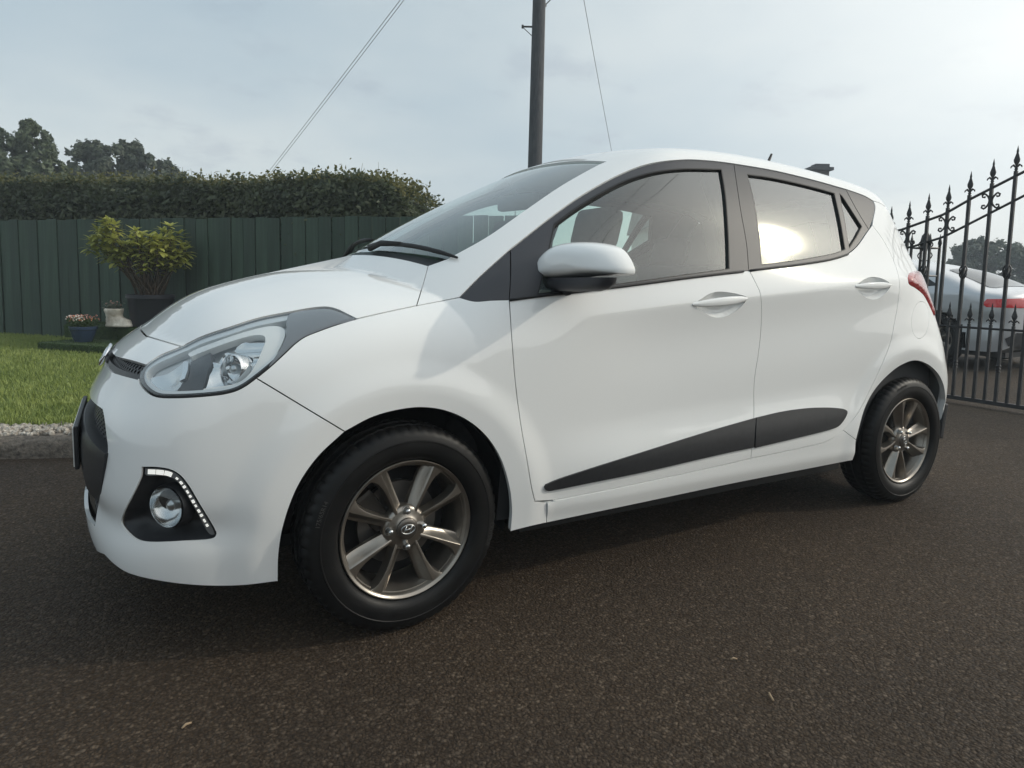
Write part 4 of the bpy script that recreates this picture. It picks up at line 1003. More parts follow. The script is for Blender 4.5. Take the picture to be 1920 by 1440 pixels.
# door cards, roof lining, load cover
uu, zz_ = np.meshgrid(np.linspace(.30, 2.60, 60), np.linspace(.24, .93, 14), indexing='ij'); uv = np.stack([uu.ravel(), zz_.ravel()], 1)
P = dom_point('side', uv); P = P-grad(P)*.05
fs = [(i*14+j, (i+1)*14+j, (i+1)*14+j+1, i*14+j+1) for i in range(59) for j in range(13)]
for s in (1, -1): car_part(mesh_obj('door_lining', P*np.array([1, s, 1]), fs, M_INT, CAR))
xx, yy = np.meshgrid(np.linspace(.98, 2.5, 40), np.linspace(-.54, .54, 30), indexing='ij'); uv = np.stack([xx.ravel(), yy.ravel()], 1); P = dom_point('top', uv); P[:, 2] -= .03
car_part(mesh_obj('roof_lining', P, [(i*30+j, (i+1)*30+j, (i+1)*30+j+1, i*30+j+1) for i in range(39) for j in range(29)], M_LINING, CAR))
bm = bmesh.new(); box(bm, (2.38, 0, .95), (.46, 1.10, .03), None, .01); car_part(bm_obj('load_cover', bm, M_INT, CAR))
bm = bmesh.new(); box(bm, (.95, 0, .27), (1.5, 1.3, .03)); car_part(bm_obj('cabin_floor', bm, M_INT, CAR))
# inner pillars seen through the glass
for s in (1, -1):
    bm = bmesh.new(); tube(bm, [(1.36, s*.70, .95), (1.36, s*.64, 1.20), (1.37, s*.52, 1.40)], [.045, .04, .035], 8); tube(bm, [(2.16, s*.62, 1.0), (2.22, s*.56, 1.2), (2.26, s*.46, 1.36)], [.09, .06, .05], 8); car_part(bm_obj('inner_pillars', bm, M_INT, CAR, True))
# rear-view mirror
bm = bmesh.new(); box(bm, (.80, 0, 1.30), (.04, .23, .065), Matrix.Rotation(R(12), 3, 'Z'), .015); tube(bm, [(.80, 0, 1.31), (.76, 0, 1.38)], .01, 6); car_part(bm_obj('rear_view_mirror', bm, M_INT, CAR, True, 40))
# heart ornament hanging from it
HO = tag(empty('heart_ornament', (.80, .02, 1.10)), 'dark pink heart ornament hanging on a thread behind the windscreen', 'ornament')
bm = bmesh.new(); t = np.linspace(0, 2*math.pi, 48, endpoint=False); hx = 16*np.sin(t)**3; hy = 13*np.cos(t)-5*np.cos(2*t)-2*np.cos(3*t)-np.cos(4*t)
rr = []
for dx, sc in ((-.012, .6), (-.008, .92), (0, 1), (.008, .92), (.012, .6)): rr.append([bm.verts.new((dx, a*.0034*sc, b*.0034*sc+.055)) for a, b in zip(hx, hy)])
for A, B in zip(rr[:-1], rr[1:]):
    for k in range(48): bm.faces.new((A[k], A[(k+1) % 48], B[(k+1) % 48], B[k]))
bm.faces.new(rr[0]); bm.faces.new(rr[-1][::-1]); bmesh.ops.recalc_face_normals(bm, faces=bm.faces); bm_obj('heart', bm, mat('heart_pink', (.45, .06, .14), .6), HO, True, 40)
bm = bmesh.new(); tube(bm, [(0, 0, .07), (0, 0, .18)], .0015, 5); bm_obj('thread', bm, M_SEAL, HO)

# ================================================================ ground
def big_sheet(name, pts, z, m, thick=None):
    bm = bmesh.new(); vs_ = [bm.verts.new((x, y, z)) for x, y in pts]; f = bm.faces.new(vs_)
    if f.normal.z < 0: f.normal_flip()
    bmesh.ops.triangulate(bm, faces=[f]); return tag(bm_obj(name, bm, m), kind='structure')
M_TAR = mat('tarmac', (.04, .035, .03), .85, spec=.22)
def tarmac_nodes(m):
    t = m.node_tree; L = t.links; b = t.nodes['Principled BSDF']; nn = t.nodes.new
    tc = nn('ShaderNodeTexCoord')
    wob = nn('ShaderNodeTexNoise'); wob.inputs['Scale'].default_value = 60; L.new(tc.outputs['Object'], wob.inputs['Vector'])
    mixv = nn('ShaderNodeMix'); mixv.data_type = 'VECTOR'; mixv.inputs['Factor'].default_value = .010
    L.new(tc.outputs['Object'], mixv.inputs['A']); L.new(wob.outputs['Color'], mixv.inputs['B'])
    def vor(sc, feat='F1'):
        v = nn('ShaderNodeTexVoronoi'); v.inputs['Scale'].default_value = sc; v.feature = feat; v.inputs['Randomness'].default_value = 1; L.new(mixv.outputs['Result'], v.inputs['Vector']); return v
    v1, v2 = vor(115), vor(230)
    def ramp(src, a, b_, ca, cb):
        r = nn('ShaderNodeValToRGB'); r.color_ramp.elements[0].position = a; r.color_ramp.elements[1].position = b_; r.color_ramp.elements[0].color = ca; r.color_ramp.elements[1].color = cb; L.new(src, r.inputs[0]); return r
    sp = nn('ShaderNodeSeparateColor'); L.new(v1.outputs['Color'], sp.inputs[0]); sp2 = nn('ShaderNodeSeparateColor'); L.new(v2.outputs['Color'], sp2.inputs[0])
    # most chips share the binder's tone, a few pale ones show
    c1 = ramp(sp.outputs[0], .55, 1.0, (.056, .039, .025, 1), (.140, .107, .077, 1)); c2 = ramp(sp2.outputs[1], .5, 1.0, (.049, .034, .022, 1), (.106, .079, .056, 1))
    pick = ramp(sp.outputs[1], .40, .62, (0, 0, 0, 1), (1, 1, 1, 1))
    mc = nn('ShaderNodeMix'); mc.data_type = 'RGBA'; L.new(pick.outputs[0], mc.inputs['Factor']); L.new(c2.outputs[0], mc.inputs['A']); L.new(c1.outputs[0], mc.inputs['B'])
    edge = ramp(v1.outputs['Distance'], .25, .62, (1, 1, 1, 1), (.45, .43, .42, 1))
    m2 = nn('ShaderNodeMix'); m2.data_type = 'RGBA'; m2.blend_type = 'MULTIPLY'; m2.inputs['Factor'].default_value = .8; L.new(mc.outputs['Result'], m2.inputs['A']); L.new(edge.outputs[0], m2.inputs['B'])
    big = nn('ShaderNodeTexNoise'); big.inputs['Scale'].default_value = .9; big.inputs['Detail'].default_value = 5; L.new(tc.outputs['Object'], big.inputs['Vector'])
    br = ramp(big.outputs['Fac'], .3, .72, (.78, .78, .80, 1), (1.18, 1.14, 1.08, 1))
    m3 = nn('ShaderNodeMix'); m3.data_type = 'RGBA'; m3.blend_type = 'MULTIPLY'; m3.inputs['Factor'].default_value = 1; L.new(m2.outputs['Result'], m3.inputs['A']); L.new(br.outputs[0], m3.inputs['B'])
    L.new(m3.outputs['Result'], b.inputs['Base Color'])
    # relief
    inv = nn('ShaderNodeMath'); inv.operation = 'MULTIPLY_ADD'; inv.inputs[1].default_value = -1.0; inv.inputs[2].default_value = 1; L.new(v1.outputs['Distance'], inv.inputs[0])
    ad = nn('ShaderNodeMath'); ad.operation = 'MULTIPLY_ADD'; ad.inputs[1].default_value = -.45; L.new(v2.outputs['Distance'], ad.inputs[0]); L.new(inv.outputs[0], ad.inputs[2])
    hg = nn('ShaderNodeMath'); hg.operation = 'MULTIPLY_ADD'; hg.inputs[1].default_value = .5; L.new(sp.outputs[2], hg.inputs[0]); L.new(ad.outputs[0], hg.inputs[2])
    bp = nn('ShaderNodeBump'); bp.inputs['Strength'].default_value = .8; bp.inputs['Distance'].default_value = .005; L.new(hg.outputs[0], bp.inputs['Height']); L.new(bp.outputs[0], b.inputs['Normal'])
    rr = ramp(sp.outputs[2], 0, 1, (.62, .62, .62, 1), (.92, .92, .92, 1)); L.new(rr.outputs[0], b.inputs['Roughness'])
tarmac_nodes(M_TAR)
big_sheet('ground', [(-150, -150), (150, -150), (150, 150), (-150, 150)], 0, M_TAR)

# kerb line, pebble strip, lawn: left of the drive
K = [(-9.0, 4.35), (-6.0, 3.35), (-3.0, 2.34), (-1.23, 1.75), (-.6, 1.54), (.2, 1.40), (1.5, 1.36), (3.2, 1.45), (4.6, 1.65)]
K = catmull(np.array(K), .12)
tn = np.gradient(K, axis=0); tn /= np.linalg.norm(tn, axis=1, keepdims=True); nk = np.stack([-tn[:, 1], tn[:, 0]], 1)
def strip(name, offs_z, m, jitter=0, kind='structure', nsub=1):
    """long band along the kerb line: list of (offset, height)"""
    rng = np.random.RandomState(3); V, Fc = [], []; n = len(K); k = len(offs_z)
    for i in range(n):
        for o_, z_ in offs_z: V.append((K[i, 0]+nk[i, 0]*o_, K[i, 1]+nk[i, 1]*(o_+rng.normal()*jitter), z_+rng.normal()*jitter*(z_ > .02)))
    for i in range(n-1):
        for j in range(k-1): Fc.append((i*k+j, (i+1)*k+j, (i+1)*k+j+1, i*k+j+1))
    return tag(mesh_obj(name, V, Fc, m), kind=kind)
M_KERB = mat('rough_kerb', (.12, .10, .085), .95); vary(M_KERB, (.045, .038, .032), (.20, .17, .14), 35, detail=8, rough=.7, bump=.9, bscale=45, bdist=.02)
strip('kerb', [(0, -.01), (.008, .03), (.02, .072), (.05, .092), (.10, .098), (.13, .085)], M_KERB, .004)
M_SOIL = mat('pebble_bed', (.20, .17, .14), .95); vary(M_SOIL, (.07, .055, .045), (.30, .26, .22), 40)
strip('path', [(.125, .088), (.20, .098), (.30, .100), (.40, .100)], M_SOIL, .002)
LZ = .115
M_LAWN = mat('lawn_soil', (.05, .08, .018), .95); vary(M_LAWN, (.035, .065, .012), (.085, .12, .03), 1.6, detail=6)
far = [(14, 30), (-25, 30)]
lawn_poly = [tuple(K[i]+nk[i]*.33) for i in range(0, len(K), 3)]+far
big_sheet('lawn', lawn_poly, LZ-.004, M_LAWN)
# white pebbles
def icos(n_seed):
    rng = np.random.RandomState(n_seed); bm = bmesh.new(); bmesh.ops.create_icosphere(bm, subdivisions=1, radius=1)
    V = np.array([v.co[:] for v in bm.verts]); Fc = np.array([[v.index for v in f.verts] for f in bm.faces]); bm.free(); return V, Fc
def scatter_mesh(name, Vb, Fb, xf, m, kind='stuff', smooth=False, parent=None):
    """many copies of one little shape joined into one mesh; xf (n,3,4)"""
    n = len(xf); V = np.einsum('nij,vj->nvi', xf[:, :, :3], Vb)+xf[:, None, :, 3]; k = len(Vb)
    Fc = (Fb[None]+(np.arange(n)*k)[:, None, None]).reshape(-1, Fb.shape[1]); V = V.reshape(-1, 3)
    me = bpy.data.meshes.new(name); me.vertices.add(len(V)); me.vertices.foreach_set('co', V.ravel().astype(np.float32)); nf, d = Fc.shape
    me.loops.add(nf*d); me.loops.foreach_set('vertex_index', Fc.ravel().astype(np.int32)); me.polygons.add(nf); me.polygons.foreach_set('loop_start', (np.arange(nf)*d).astype(np.int32))
    me.polygons.foreach_set('use_smooth', np.full(nf, smooth)); me.update(calc_edges=True); me.validate()
    if m: me.materials.append(m)
    o = link(bpy.data.objects.new(name, me), parent)
    if kind: o['kind'] = kind
    return o
def rand_rot(n, rng):
    q = rng.normal(size=(n, 4)); q /= np.linalg.norm(q, axis=1, keepdims=True); w, x, y, z = q.T
    return np.stack([np.stack([1-2*(y*y+z*z), 2*(x*y-z*w), 2*(x*z+y*w)], 1), np.stack([2*(x*y+z*w), 1-2*(x*x+z*z), 2*(y*z-x*w)], 1), np.stack([2*(x*z-y*w), 2*(y*z+x*w), 1-2*(x*x+y*y)], 1)], 1)
rng = np.random.RandomState(11); n = 7000; Vb, Fb = icos(1)
ki = rng.uniform(0, len(K)-1.01, n); i0 = ki.astype(int); f_ = (ki-i0)[:, None]; kp = K[i0]*(1-f_)+K[i0+1]*f_; kn = nk[i0]
oo = rng.uniform(.11, .36, n)[:, None]; pos = kp+kn*oo; sz = rng.uniform(.008, .02, n)
rot = rand_rot(n, rng)*(sz[:, None]*rng.uniform(.6, 1.3, (n, 3)))[:, None, :]
xf = np.concatenate([rot, np.stack([pos[:, 0], pos[:, 1], .098+sz*.4], 1)[:, :, None]], 2)
M_PEB = mat('pale_pebbles', (.5, .47, .42), .8); vary(M_PEB, (.20, .17, .14), (.56, .52, .46), 30, detail=2)
tag(scatter_mesh('pebbles', Vb, Fb, xf, M_PEB), 'strip of pale pebbles along the lawn behind the kerb', 'pebbles')
# grass blades
def blades(n, region, hmin, hmax, seed, z=LZ, wid=.004, lean=.5):
    rng = np.random.RandomState(seed); x, y = region(n, rng); n = len(x); a = rng.uniform(0, 2*np.pi, n); h_ = rng.uniform(hmin, hmax, n); l = rng.uniform(.05, lean, n)*h_; b_ = rng.uniform(0, 2*np.pi, n); w = wid*rng.uniform(.6, 1.4, n)
    base = np.stack([x, y, np.full(n, z-.004)], 1); dx = np.stack([np.cos(a)*w, np.sin(a)*w, 0*w], 1); ln = np.stack([np.cos(b_)*l, np.sin(b_)*l, h_], 1)
    V = np.stack([base-dx, base+dx, base+dx*.7+ln*.55-np.array([0, 0, 0]), base-dx*.7+ln*.55, base+ln*np.array([1.5, 1.5, 1])], 1).reshape(-1, 3)
    q = np.arange(n)*5; F4 = np.stack([q, q+1, q+2, q+3], 1); F3 = np.stack([q+3, q+2, q+4], 1); return V, F4, F3
def raw_mesh(name, V, polys, m, smooth=False, parent=None):
    me = bpy.data.meshes.new(name); me.vertices.add(len(V)); me.vertices.foreach_set('co', V.ravel().astype(np.float32))
    lp = np.concatenate([p.ravel() for p in polys]); cnt = np.concatenate([np.full(len(p), p.shape[1]) for p in polys]); me.loops.add(len(lp)); me.loops.foreach_set('vertex_index', lp.astype(np.int32))
    me.polygons.add(len(cnt)); me.polygons.foreach_set('loop_start', (np.cumsum(cnt)-cnt).astype(np.int32)); me.polygons.foreach_set('use_smooth', np.full(len(cnt), smooth)); me.update(calc_edges=True)
    if m: me.materials.append(m)
    return link(bpy.data.objects.new(name, me), parent)
kx = K[:, 0]; ky = K[:, 1]
def lawn_region(x0, x1, dmax, power):
    def f(n, rng):
        x = rng.uniform(x0, x1, n); d = rng.uniform(0, 1, n)**power*dmax; y0 = np.interp(x, kx, ky)+.34+.02*np.sin(x*9)+rng.normal(size=n)*.015; return x, y0+d
    return f
M_GRASS = mat('grass_blades', (.09, .16, .03), .6); vary(M_GRASS, (.13, .19, .035), (.31, .36, .10), 2.2, detail=8, rough=.75, lo=.3, hi=.72)
Vg, F4, F3 = blades(150000, lawn_region(-3.6, .6, 8.2, 1.35), .018, .05, 5, wid=.0032); GR = raw_mesh('grass', Vg, [F4, F3], M_GRASS); tag(GR, 'short mown green grass of the lawn before the fence', 'grass', kind='stuff')

# ================================================================ fence, hedge
FT = LZ+1.70
FZ_T = 1.63; fA = at_z((0, 413), FZ_T); fB = at_z((750, 406), FZ_T)
fdir = (fB-fA)[:2]; flen = np.linalg.norm(fdir); fdir /= flen; fnrm = np.array([-fdir[1], fdir[0]])
def fence_x(px, off):
    """distance along the fence where a sight line meets the plane 'off' behind it"""
    P0 = fA[:2]+fnrm*off; d = px_ray([px])[0]; A_ = np.array([[d[0], -fdir[0]], [d[1], -fdir[1]]]); t, s = np.linalg.solve(A_, P0-CAM_P[:2]); return s, CAM_P[2]+d[2]*t
pw = (fence_x((183, 450), 0)[0]-fence_x((0, 450), 0)[0])/10
M_FENCE = [mat('green_fence_paint_%d' % i, (.02, .04, .025), .7) for i in range(3)]
for i, m_ in enumerate(M_FENCE):
    c0 = np.array([(.027, .047, .034), (.031, .053, .038), (.025, .043, .030)][i]); vary(m_, tuple(c0*(.7+.15*i)), tuple(c0*(1.5+.3*i)), 5, detail=8, stretch=(6, 6, .5), bump=.4, bscale=20, bdist=.004, rr=(.5, .8))
FEN = tag(empty('timber_fence', (fA[0], fA[1], LZ)), 'dark green close-board timber fence at the back of the lawn', 'fence')
fz = math.atan2(fdir[1], fdir[0]); FEN.rotation_euler = (0, 0, fz)
pm = []
for k in range(4):
    bm = bmesh.new(); box(bm, (0, 0, 0), (pw-.010, .020, 1), bev=.004); me = bpy.data.meshes.new('plank'); bm.to_mesh(me); bm.free(); pm.append(me)
rnd = random.Random(4)
i0, i1 = -12, int(fence_x((985, 430), 0)[0]/pw)
for i in range(i0, i1):
    me = pm[i % 4] if False else pm[rnd.randrange(4)]
    o = bpy.data.objects.new('plank', me.copy() if False else me); hgt = FZ_T-LZ+rnd.uniform(-.008, .008)
    o.location = ((i+.5)*pw, -.012*(i % 2)+rnd.uniform(-.003, .003), hgt/2); o.scale = (1, 1, hgt); o.rotation_euler = (rnd.uniform(-.004, .004), rnd.uniform(-.003, .003), rnd.uniform(-.02, .02))
    link(o, FEN)
for k, me in enumerate(pm): me.materials.append(M_FENCE[k % 3])
for zr in (.3, 1.2):
    bm = bmesh.new(); box(bm, ((i0+i1)/2*pw, .045, zr), ((i1-i0)*pw, .05, .08)); bm_obj('rail', bm, M_FENCE[0], FEN)
for i in range(i0, i1+1, 12):
    bm = bmesh.new(); box(bm, (i*pw, .07, (FZ_T-LZ)/2), (.09, .09, FZ_T-LZ)); bm_obj('post', bm, M_FENCE[0], FEN)

def leaf_cloud(name, pts, nrm, size, m, rng, parent=None, aspect=.55, kind='stuff', spread=.8):
    """bent leaf faces at points, loosely facing outwards"""
    n = len(pts); d = nrm+rng.normal(size=(n, 3))*spread; d /= np.linalg.norm(d, axis=1, keepdims=True)
    r_ = rng.normal(size=(n, 3)); u = np.cross(d, r_); u /= np.linalg.norm(u, axis=1, keepdims=True); v = np.cross(d, u); s = size*rng.uniform(.6, 1.4, n)[:, None]
    V = np.stack([pts-u*s, pts-v*s*aspect-d*s*.12, pts+u*s, pts+v*s*aspect-d*s*.12], 1).reshape(-1, 3); q = np.arange(n)*4
    o = raw_mesh(name, V, [np.stack([q, q+1, q+2], 1), np.stack([q, q+2, q+3], 1)], m, False, parent)
    if kind: o['kind'] = kind
    return o
def foliage_mat(name, c0, c1, sc=3, lo=.3, hi=.7, trans=.4):
    """leaf: tinted diffuse and gloss, part of the light passes through"""
    m = mat(name, c0, .5); vary(m, c0, c1, sc, detail=6, rough=.7, lo=lo, hi=hi); t = m.node_tree; L = t.links; b = t.nodes['Principled BSDF']; o = t.nodes['Material Output']
    tr = t.nodes.new('ShaderNodeBsdfTranslucent'); L.new(b.inputs['Base Color'].links[0].from_socket, tr.inputs[0]); mx = t.nodes.new('ShaderNodeMixShader'); mx.inputs[0].default_value = trans
    L.new(b.outputs[0], mx.inputs[1]); L.new(tr.outputs[0], mx.inputs[2]); L.new(mx.outputs[0], o.inputs['Surface']); return m
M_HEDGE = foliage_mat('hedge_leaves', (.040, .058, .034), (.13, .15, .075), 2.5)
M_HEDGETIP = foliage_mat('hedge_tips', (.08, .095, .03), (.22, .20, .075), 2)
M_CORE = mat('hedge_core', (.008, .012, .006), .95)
HED = tag(empty('hedge', (fA[0], fA[1], LZ), fz), 'clipped dense hedge rising above the green fence', 'hedge')
rng = np.random.RandomState(21)
hx1, _ = fence_x((808, 400), .7); ht0 = fence_x((100, 352), .7)[1]; ht1 = fence_x((620, 352), .7)[1]
def hedge_top(x): return np.interp(x, [-2, 0, hx1*.55, hx1*.86, hx1*.95, hx1+.02], [ht0, ht0, (ht0+ht1)/2-.05, ht1+.02, ht1-.03, ht1-.42])-LZ
n = 42000; x = rng.uniform(-2.2, hx1, n); top = hedge_top(x); u = rng.uniform(0, 1, n)
yy = np.where(u < .62, .22+rng.normal(size=n)*.07+.10*np.sin(x*2.3)*.5, rng.uniform(.15, 1.6, n)); zz2 = np.where(u < .62, rng.uniform(1.35, 1, n)*0+1.1+(top-1.1)*rng.uniform(0, 1, n), top+rng.normal(size=n)*.05+.03*np.sin(x*3.1)+.02*np.sin(x*7.7))
edge_r = np.clip((zz2-(top-.18))/.18, 0, 1); yy = yy+np.where(u < .62, .16*edge_r**2, 0)
nr = np.where((u < .62)[:, None], np.array([0, -1, .5]), np.array([0, -.2, 1])); pts = np.stack([x, yy, zz2], 1)
leaf_cloud('leaves', pts, nr, .032, M_HEDGE, rng, HED)
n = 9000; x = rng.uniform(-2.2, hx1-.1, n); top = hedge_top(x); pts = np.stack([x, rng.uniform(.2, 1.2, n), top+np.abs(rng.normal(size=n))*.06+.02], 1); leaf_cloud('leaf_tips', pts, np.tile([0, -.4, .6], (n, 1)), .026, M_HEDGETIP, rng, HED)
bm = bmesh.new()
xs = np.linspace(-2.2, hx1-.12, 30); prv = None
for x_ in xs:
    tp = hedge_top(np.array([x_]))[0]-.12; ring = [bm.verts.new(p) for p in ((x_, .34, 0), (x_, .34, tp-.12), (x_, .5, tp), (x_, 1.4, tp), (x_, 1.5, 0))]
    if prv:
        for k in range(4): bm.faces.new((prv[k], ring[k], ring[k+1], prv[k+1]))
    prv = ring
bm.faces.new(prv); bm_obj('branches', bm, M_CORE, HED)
# stray shoots above the clipped top
bm = bmesh.new()
for k in range(26):
    x_ = rng.uniform(1, hx1-.2); t_ = hedge_top(np.array([x_]))[0]; tube(bm, [(x_, .6, t_-.05), (x_+rng.uniform(-.08, .08), .6, t_+rng.uniform(.08, .28))], [.004, .0015], 4)
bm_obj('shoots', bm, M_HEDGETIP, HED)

# ================================================================ trees
M_BARK = mat('bark', (.06, .048, .038), .9); vary(M_BARK, (.035, .028, .022), (.10, .082, .065), 14, bump=.6, bscale=30)
def tree(name, label, base, h, crown, seed, m, leaf, nleaf, trunk_r, group=None, trunk_h=.35, gap=.0, nclump=46):
    """crown: list of ellipsoids (dx,dy,z,rx,ry,rz)"""
    rng = np.random.RandomState(seed); T = tag(empty(name, (base[0], base[1], base[2])), label, 'tree', group)
    bm = bmesh.new(); top = Vector((0, 0, h*trunk_h*1.6)); tube(bm, [(0, 0, -.1), (.05, 0, h*trunk_h*.5), (0, .04, h*trunk_h), (0, 0, h*trunk_h*1.6)], [trunk_r*1.25, trunk_r, trunk_r*.8, trunk_r*.5], 10)
    P, Nn = [], []; per = nleaf//len(crown)
    for (dx, dy, z, rx, ry, rz) in crown:
        c = np.array([dx, dy, z]); mid = Vector((dx*.5, dy*.5, max(h*trunk_h, z*.72))); tube(bm, [(0, 0, h*trunk_h*.8), mid, (dx, dy, z)], [trunk_r*.5, trunk_r*.3, trunk_r*.12], 7)
        k = nclump; d = rng.normal(size=(k, 3)); d /= np.linalg.norm(d, axis=1, keepdims=True); cc = c+d*np.array([rx, ry, rz])*rng.uniform(.55, 1.0, (k, 1)); cr = rng.uniform(.10, .30, k)*min(rx, rz)
        for j in range(0, k, 4): tube(bm, [(dx, dy, z-rz*.2), tuple(cc[j])], [trunk_r*.10, trunk_r*.03], 5)
        idx = rng.randint(0, k, per); q_ = rng.normal(size=(per, 3)); q_ /= np.linalg.norm(q_, axis=1, keepdims=True); P.append(cc[idx]+q_*(cr[idx]*rng.uniform(.25, 1.1, per)**.6*np.where(rng.uniform(0, 1, per) < .12, 1.6, 1))[:, None]); Nn.append(q_+d[idx]*.6+np.array([0, 0, .5]))
    bm_obj('trunk', bm, M_BARK, T, True); o = leaf_cloud('crown', np.vstack(P), np.vstack(Nn), leaf, m, rng, T, aspect=.6); return T
M_TREE1 = foliage_mat('tree_leaves_a', (.060, .085, .050), (.15, .185, .095), .9)
M_TREE2 = foliage_mat('tree_leaves_b', (.055, .072, .052), (.12, .145, .088), .9)
def tree_at(px_c, px_w, px_top, px_bot, depth):
    c = at_depth(px_c, depth); s = depth/CAM_F; return c, px_w*s, (px_bot-px_top)*s
D1 = 19.0; sc1 = D1/CAM_F; b1 = at_depth((45, 350), D1); gz = .1
def crown_px(lst, base, D):
    s = D/CAM_F; out = []
    for (x, y, rx, ry) in lst:
        p = at_depth((x, y), D); out.append((p[0]-base[0], p[1]-base[1], p[2]-base[2], rx*s, rx*s*.9, ry*s))
    return out
base1 = np.array([b1[0], b1[1], gz]); tree('broadleaf_tree', 'tall loose-crowned tree above the hedge at the fence corner', base1, 5.6, crown_px([(12, 300, 42, 60), (70, 270, 28, 40), (85, 315, 32, 36), (45, 330, 50, 40), (-30, 300, 50, 70), (55, 240, 14, 16)], base1, D1), 31, M_TREE1, .075, 20000, .16, 'trees beyond the hedge')
D2 = 23.0; b2 = at_depth((235, 350), D2); base2 = np.array([b2[0], b2[1], gz]); tree('broadleaf_tree', 'broad dark low-domed tree behind the hedge, beside the taller tree', base2, 5.5, crown_px([(165, 310, 40, 38), (220, 305, 50, 38), (285, 318, 46, 34), (245, 285, 26, 22), (180, 285, 24, 20), (320, 335, 24, 24), (200, 335, 70, 30), (280, 345, 55, 25)], base2, D2), 32, M_TREE2, .08, 22000, .18, 'trees beyond the hedge')
D3 = 42.0; b3 = at_depth((1860, 530), D3); base3 = np.array([b3[0], b3[1], 0.0])
tree('broadleaf_tree', 'rounded dark tree far beyond the iron gate', base3, 5.2, crown_px([(1815, 480, 34, 26), (1860, 478, 40, 26), (1905, 485, 40, 30), (1800, 500, 26, 22), (1880, 510, 60, 28), (1950, 490, 40, 32), (1840, 460, 22, 14)], base3, D3), 33, M_TREE2, .13, 16000, .25, None)
D4 = 60.0; b4 = at_depth((1960, 540), D4)
HB = tag(empty('far_hedge', (b4[0], b4[1], 0)), 'low olive hedge row far beyond the silver car', 'hedge'); rng = np.random.RandomState(8); n = 9000
e1, e2 = at_depth((1700, 540), D4)[:2], at_depth((2300, 540), D4*.9)[:2]; t_ = rng.uniform(0, 1, n)[:, None]; xy = e1*(1-t_)+e2*t_-b4[:2]; topz = 2.1+.25*np.sin(t_[:, 0]*17)+.15*np.sin(t_[:, 0]*41)
pts = np.concatenate([xy+rng.normal(size=(n, 2))*.5, (rng.uniform(0, 1, n)**.6*topz)[:, None]], 1); leaf_cloud('leaves', pts, np.tile([0, -1, .5], (n, 1)), .14, foliage_mat('far_hedge_leaves', (.03, .04, .012), (.10, .105, .035), .6), rng, HB)

# garden hedge on the other side of the drive, behind the viewer; the car's flank mirrors it
OH = tag(empty('hedge', (0, -11.5, 0)), 'long hedge across the drive from the car, mirrored low in its doors', 'hedge'); rng = np.random.RandomState(77); n = 9000
x = rng.uniform(-16, 13, n); tp = 1.9+.25*np.sin(x*.9)+.15*np.sin(x*2.7+1)+.5*np.exp(-((x-3)/2.5)**2); pts = np.stack([x, rng.normal(size=n)*.10, rng.uniform(0, 1, n)**.8*tp], 1); leaf_cloud('leaves', pts, np.tile([0, 1., .4], (n, 1)), .09, M_HEDGE, rng, OH)
bm = bmesh.new(); prv = None
for x_ in np.linspace(-16, 13, 60):
    t_ = 1.75+.25*math.sin(x_*.9)+.15*math.sin(x_*2.7+1)+.5*math.exp(-((x_-3)/2.5)**2); ring = [bm.verts.new(q_) for q_ in ((x_, -.05, 0), (x_, -.05, t_), (x_, -1.2, t_), (x_, -1.2, 0))]
    if prv:
        for k in range(3): bm.faces.new((prv[k], ring[k], ring[k+1], prv[k+1]))
    prv = ring
bm_obj('branches', bm, M_HEDGE, OH)

# ================================================================ steps, pots and plants on the lawn
M_TURF = mat('artificial_turf', (.03, .06, .015), .9); vary(M_TURF, (.020, .042, .010), (.055, .095, .024), 25, detail=6, bump=.8, bscale=160, bdist=.01)
def slab(name, A, B, dep, z0, hgt, label):
    L_ = 3.2; d = fdir; dep = float(np.dot(fA[:2]-A[:2], fnrm))-.06; a = math.atan2(d[1], d[0]); T = tag(empty(name, (A[0], A[1], z0), a), label, 'step')
    bm = bmesh.new(); box(bm, (L_/2, dep/2, hgt/2), (L_, dep, hgt), bev=.018); bm_obj('block', bm, M_TURF, T, True, 50)
    rng = np.random.RandomState(int(L_*100)); n = 9000; x = rng.uniform(0, L_, n); y = rng.uniform(0, dep, n); h_ = rng.uniform(.010, .022, n); an = rng.uniform(0, 6.28, n); top = rng.uniform(0, 1, n) < .72
    base = np.where(top[:, None], np.stack([x, y, np.full(n, hgt-.002)], 1), np.stack([x, np.full(n, -.001), rng.uniform(.01, hgt, n)], 1)); up = np.where(top[:, None], np.array([0, 0, 1]), np.array([0, -.5, -.8]))
    dx = np.stack([np.cos(an), np.sin(an), 0*an], 1)*.003; tip = base+up*h_[:, None]+rng.normal(size=(n, 3))*.006
    V = np.stack([base-dx, base+dx, tip], 1).reshape(-1, 3); q = np.arange(n)*3; o = raw_mesh('turf', V, [np.stack([q, q+1, q+2], 1)], M_TURF, False, T); o['kind'] = 'stuff'
    return T, d
sA, sB = at_z((70, 657), LZ), at_z((232, 662.5), LZ); sB = sA+(sB-sA)*2.6
slab('garden_step', sA, sB, 2.0, LZ-.02, .110, 'lower turf-covered step holding the blue pot'); z1 = LZ+.09
uA, uB = at_z((120, 632), z1), at_z((262, 635.5), z1); uB = uA+(uB-uA)*2.2
slab('garden_step', uA, uB, 1.5, z1-.002, .152, 'upper turf-covered step under the boot planter and the big tub'); z2 = z1+.150
M_BLUE = mat('blue_glaze', (.030, .050, .095), .22, coat=.6); M_TUB = mat('dark_tub', (.022, .022, .030), .55); M_STONE = mat('pale_stone', (.5, .44, .35), .9); vary(M_STONE, (.34, .28, .21), (.80, .75, .66), 9, detail=8, bump=.7, bscale=30, bdist=.01)
M_COMPOST = mat('compost', (.02, .015, .011), .95)
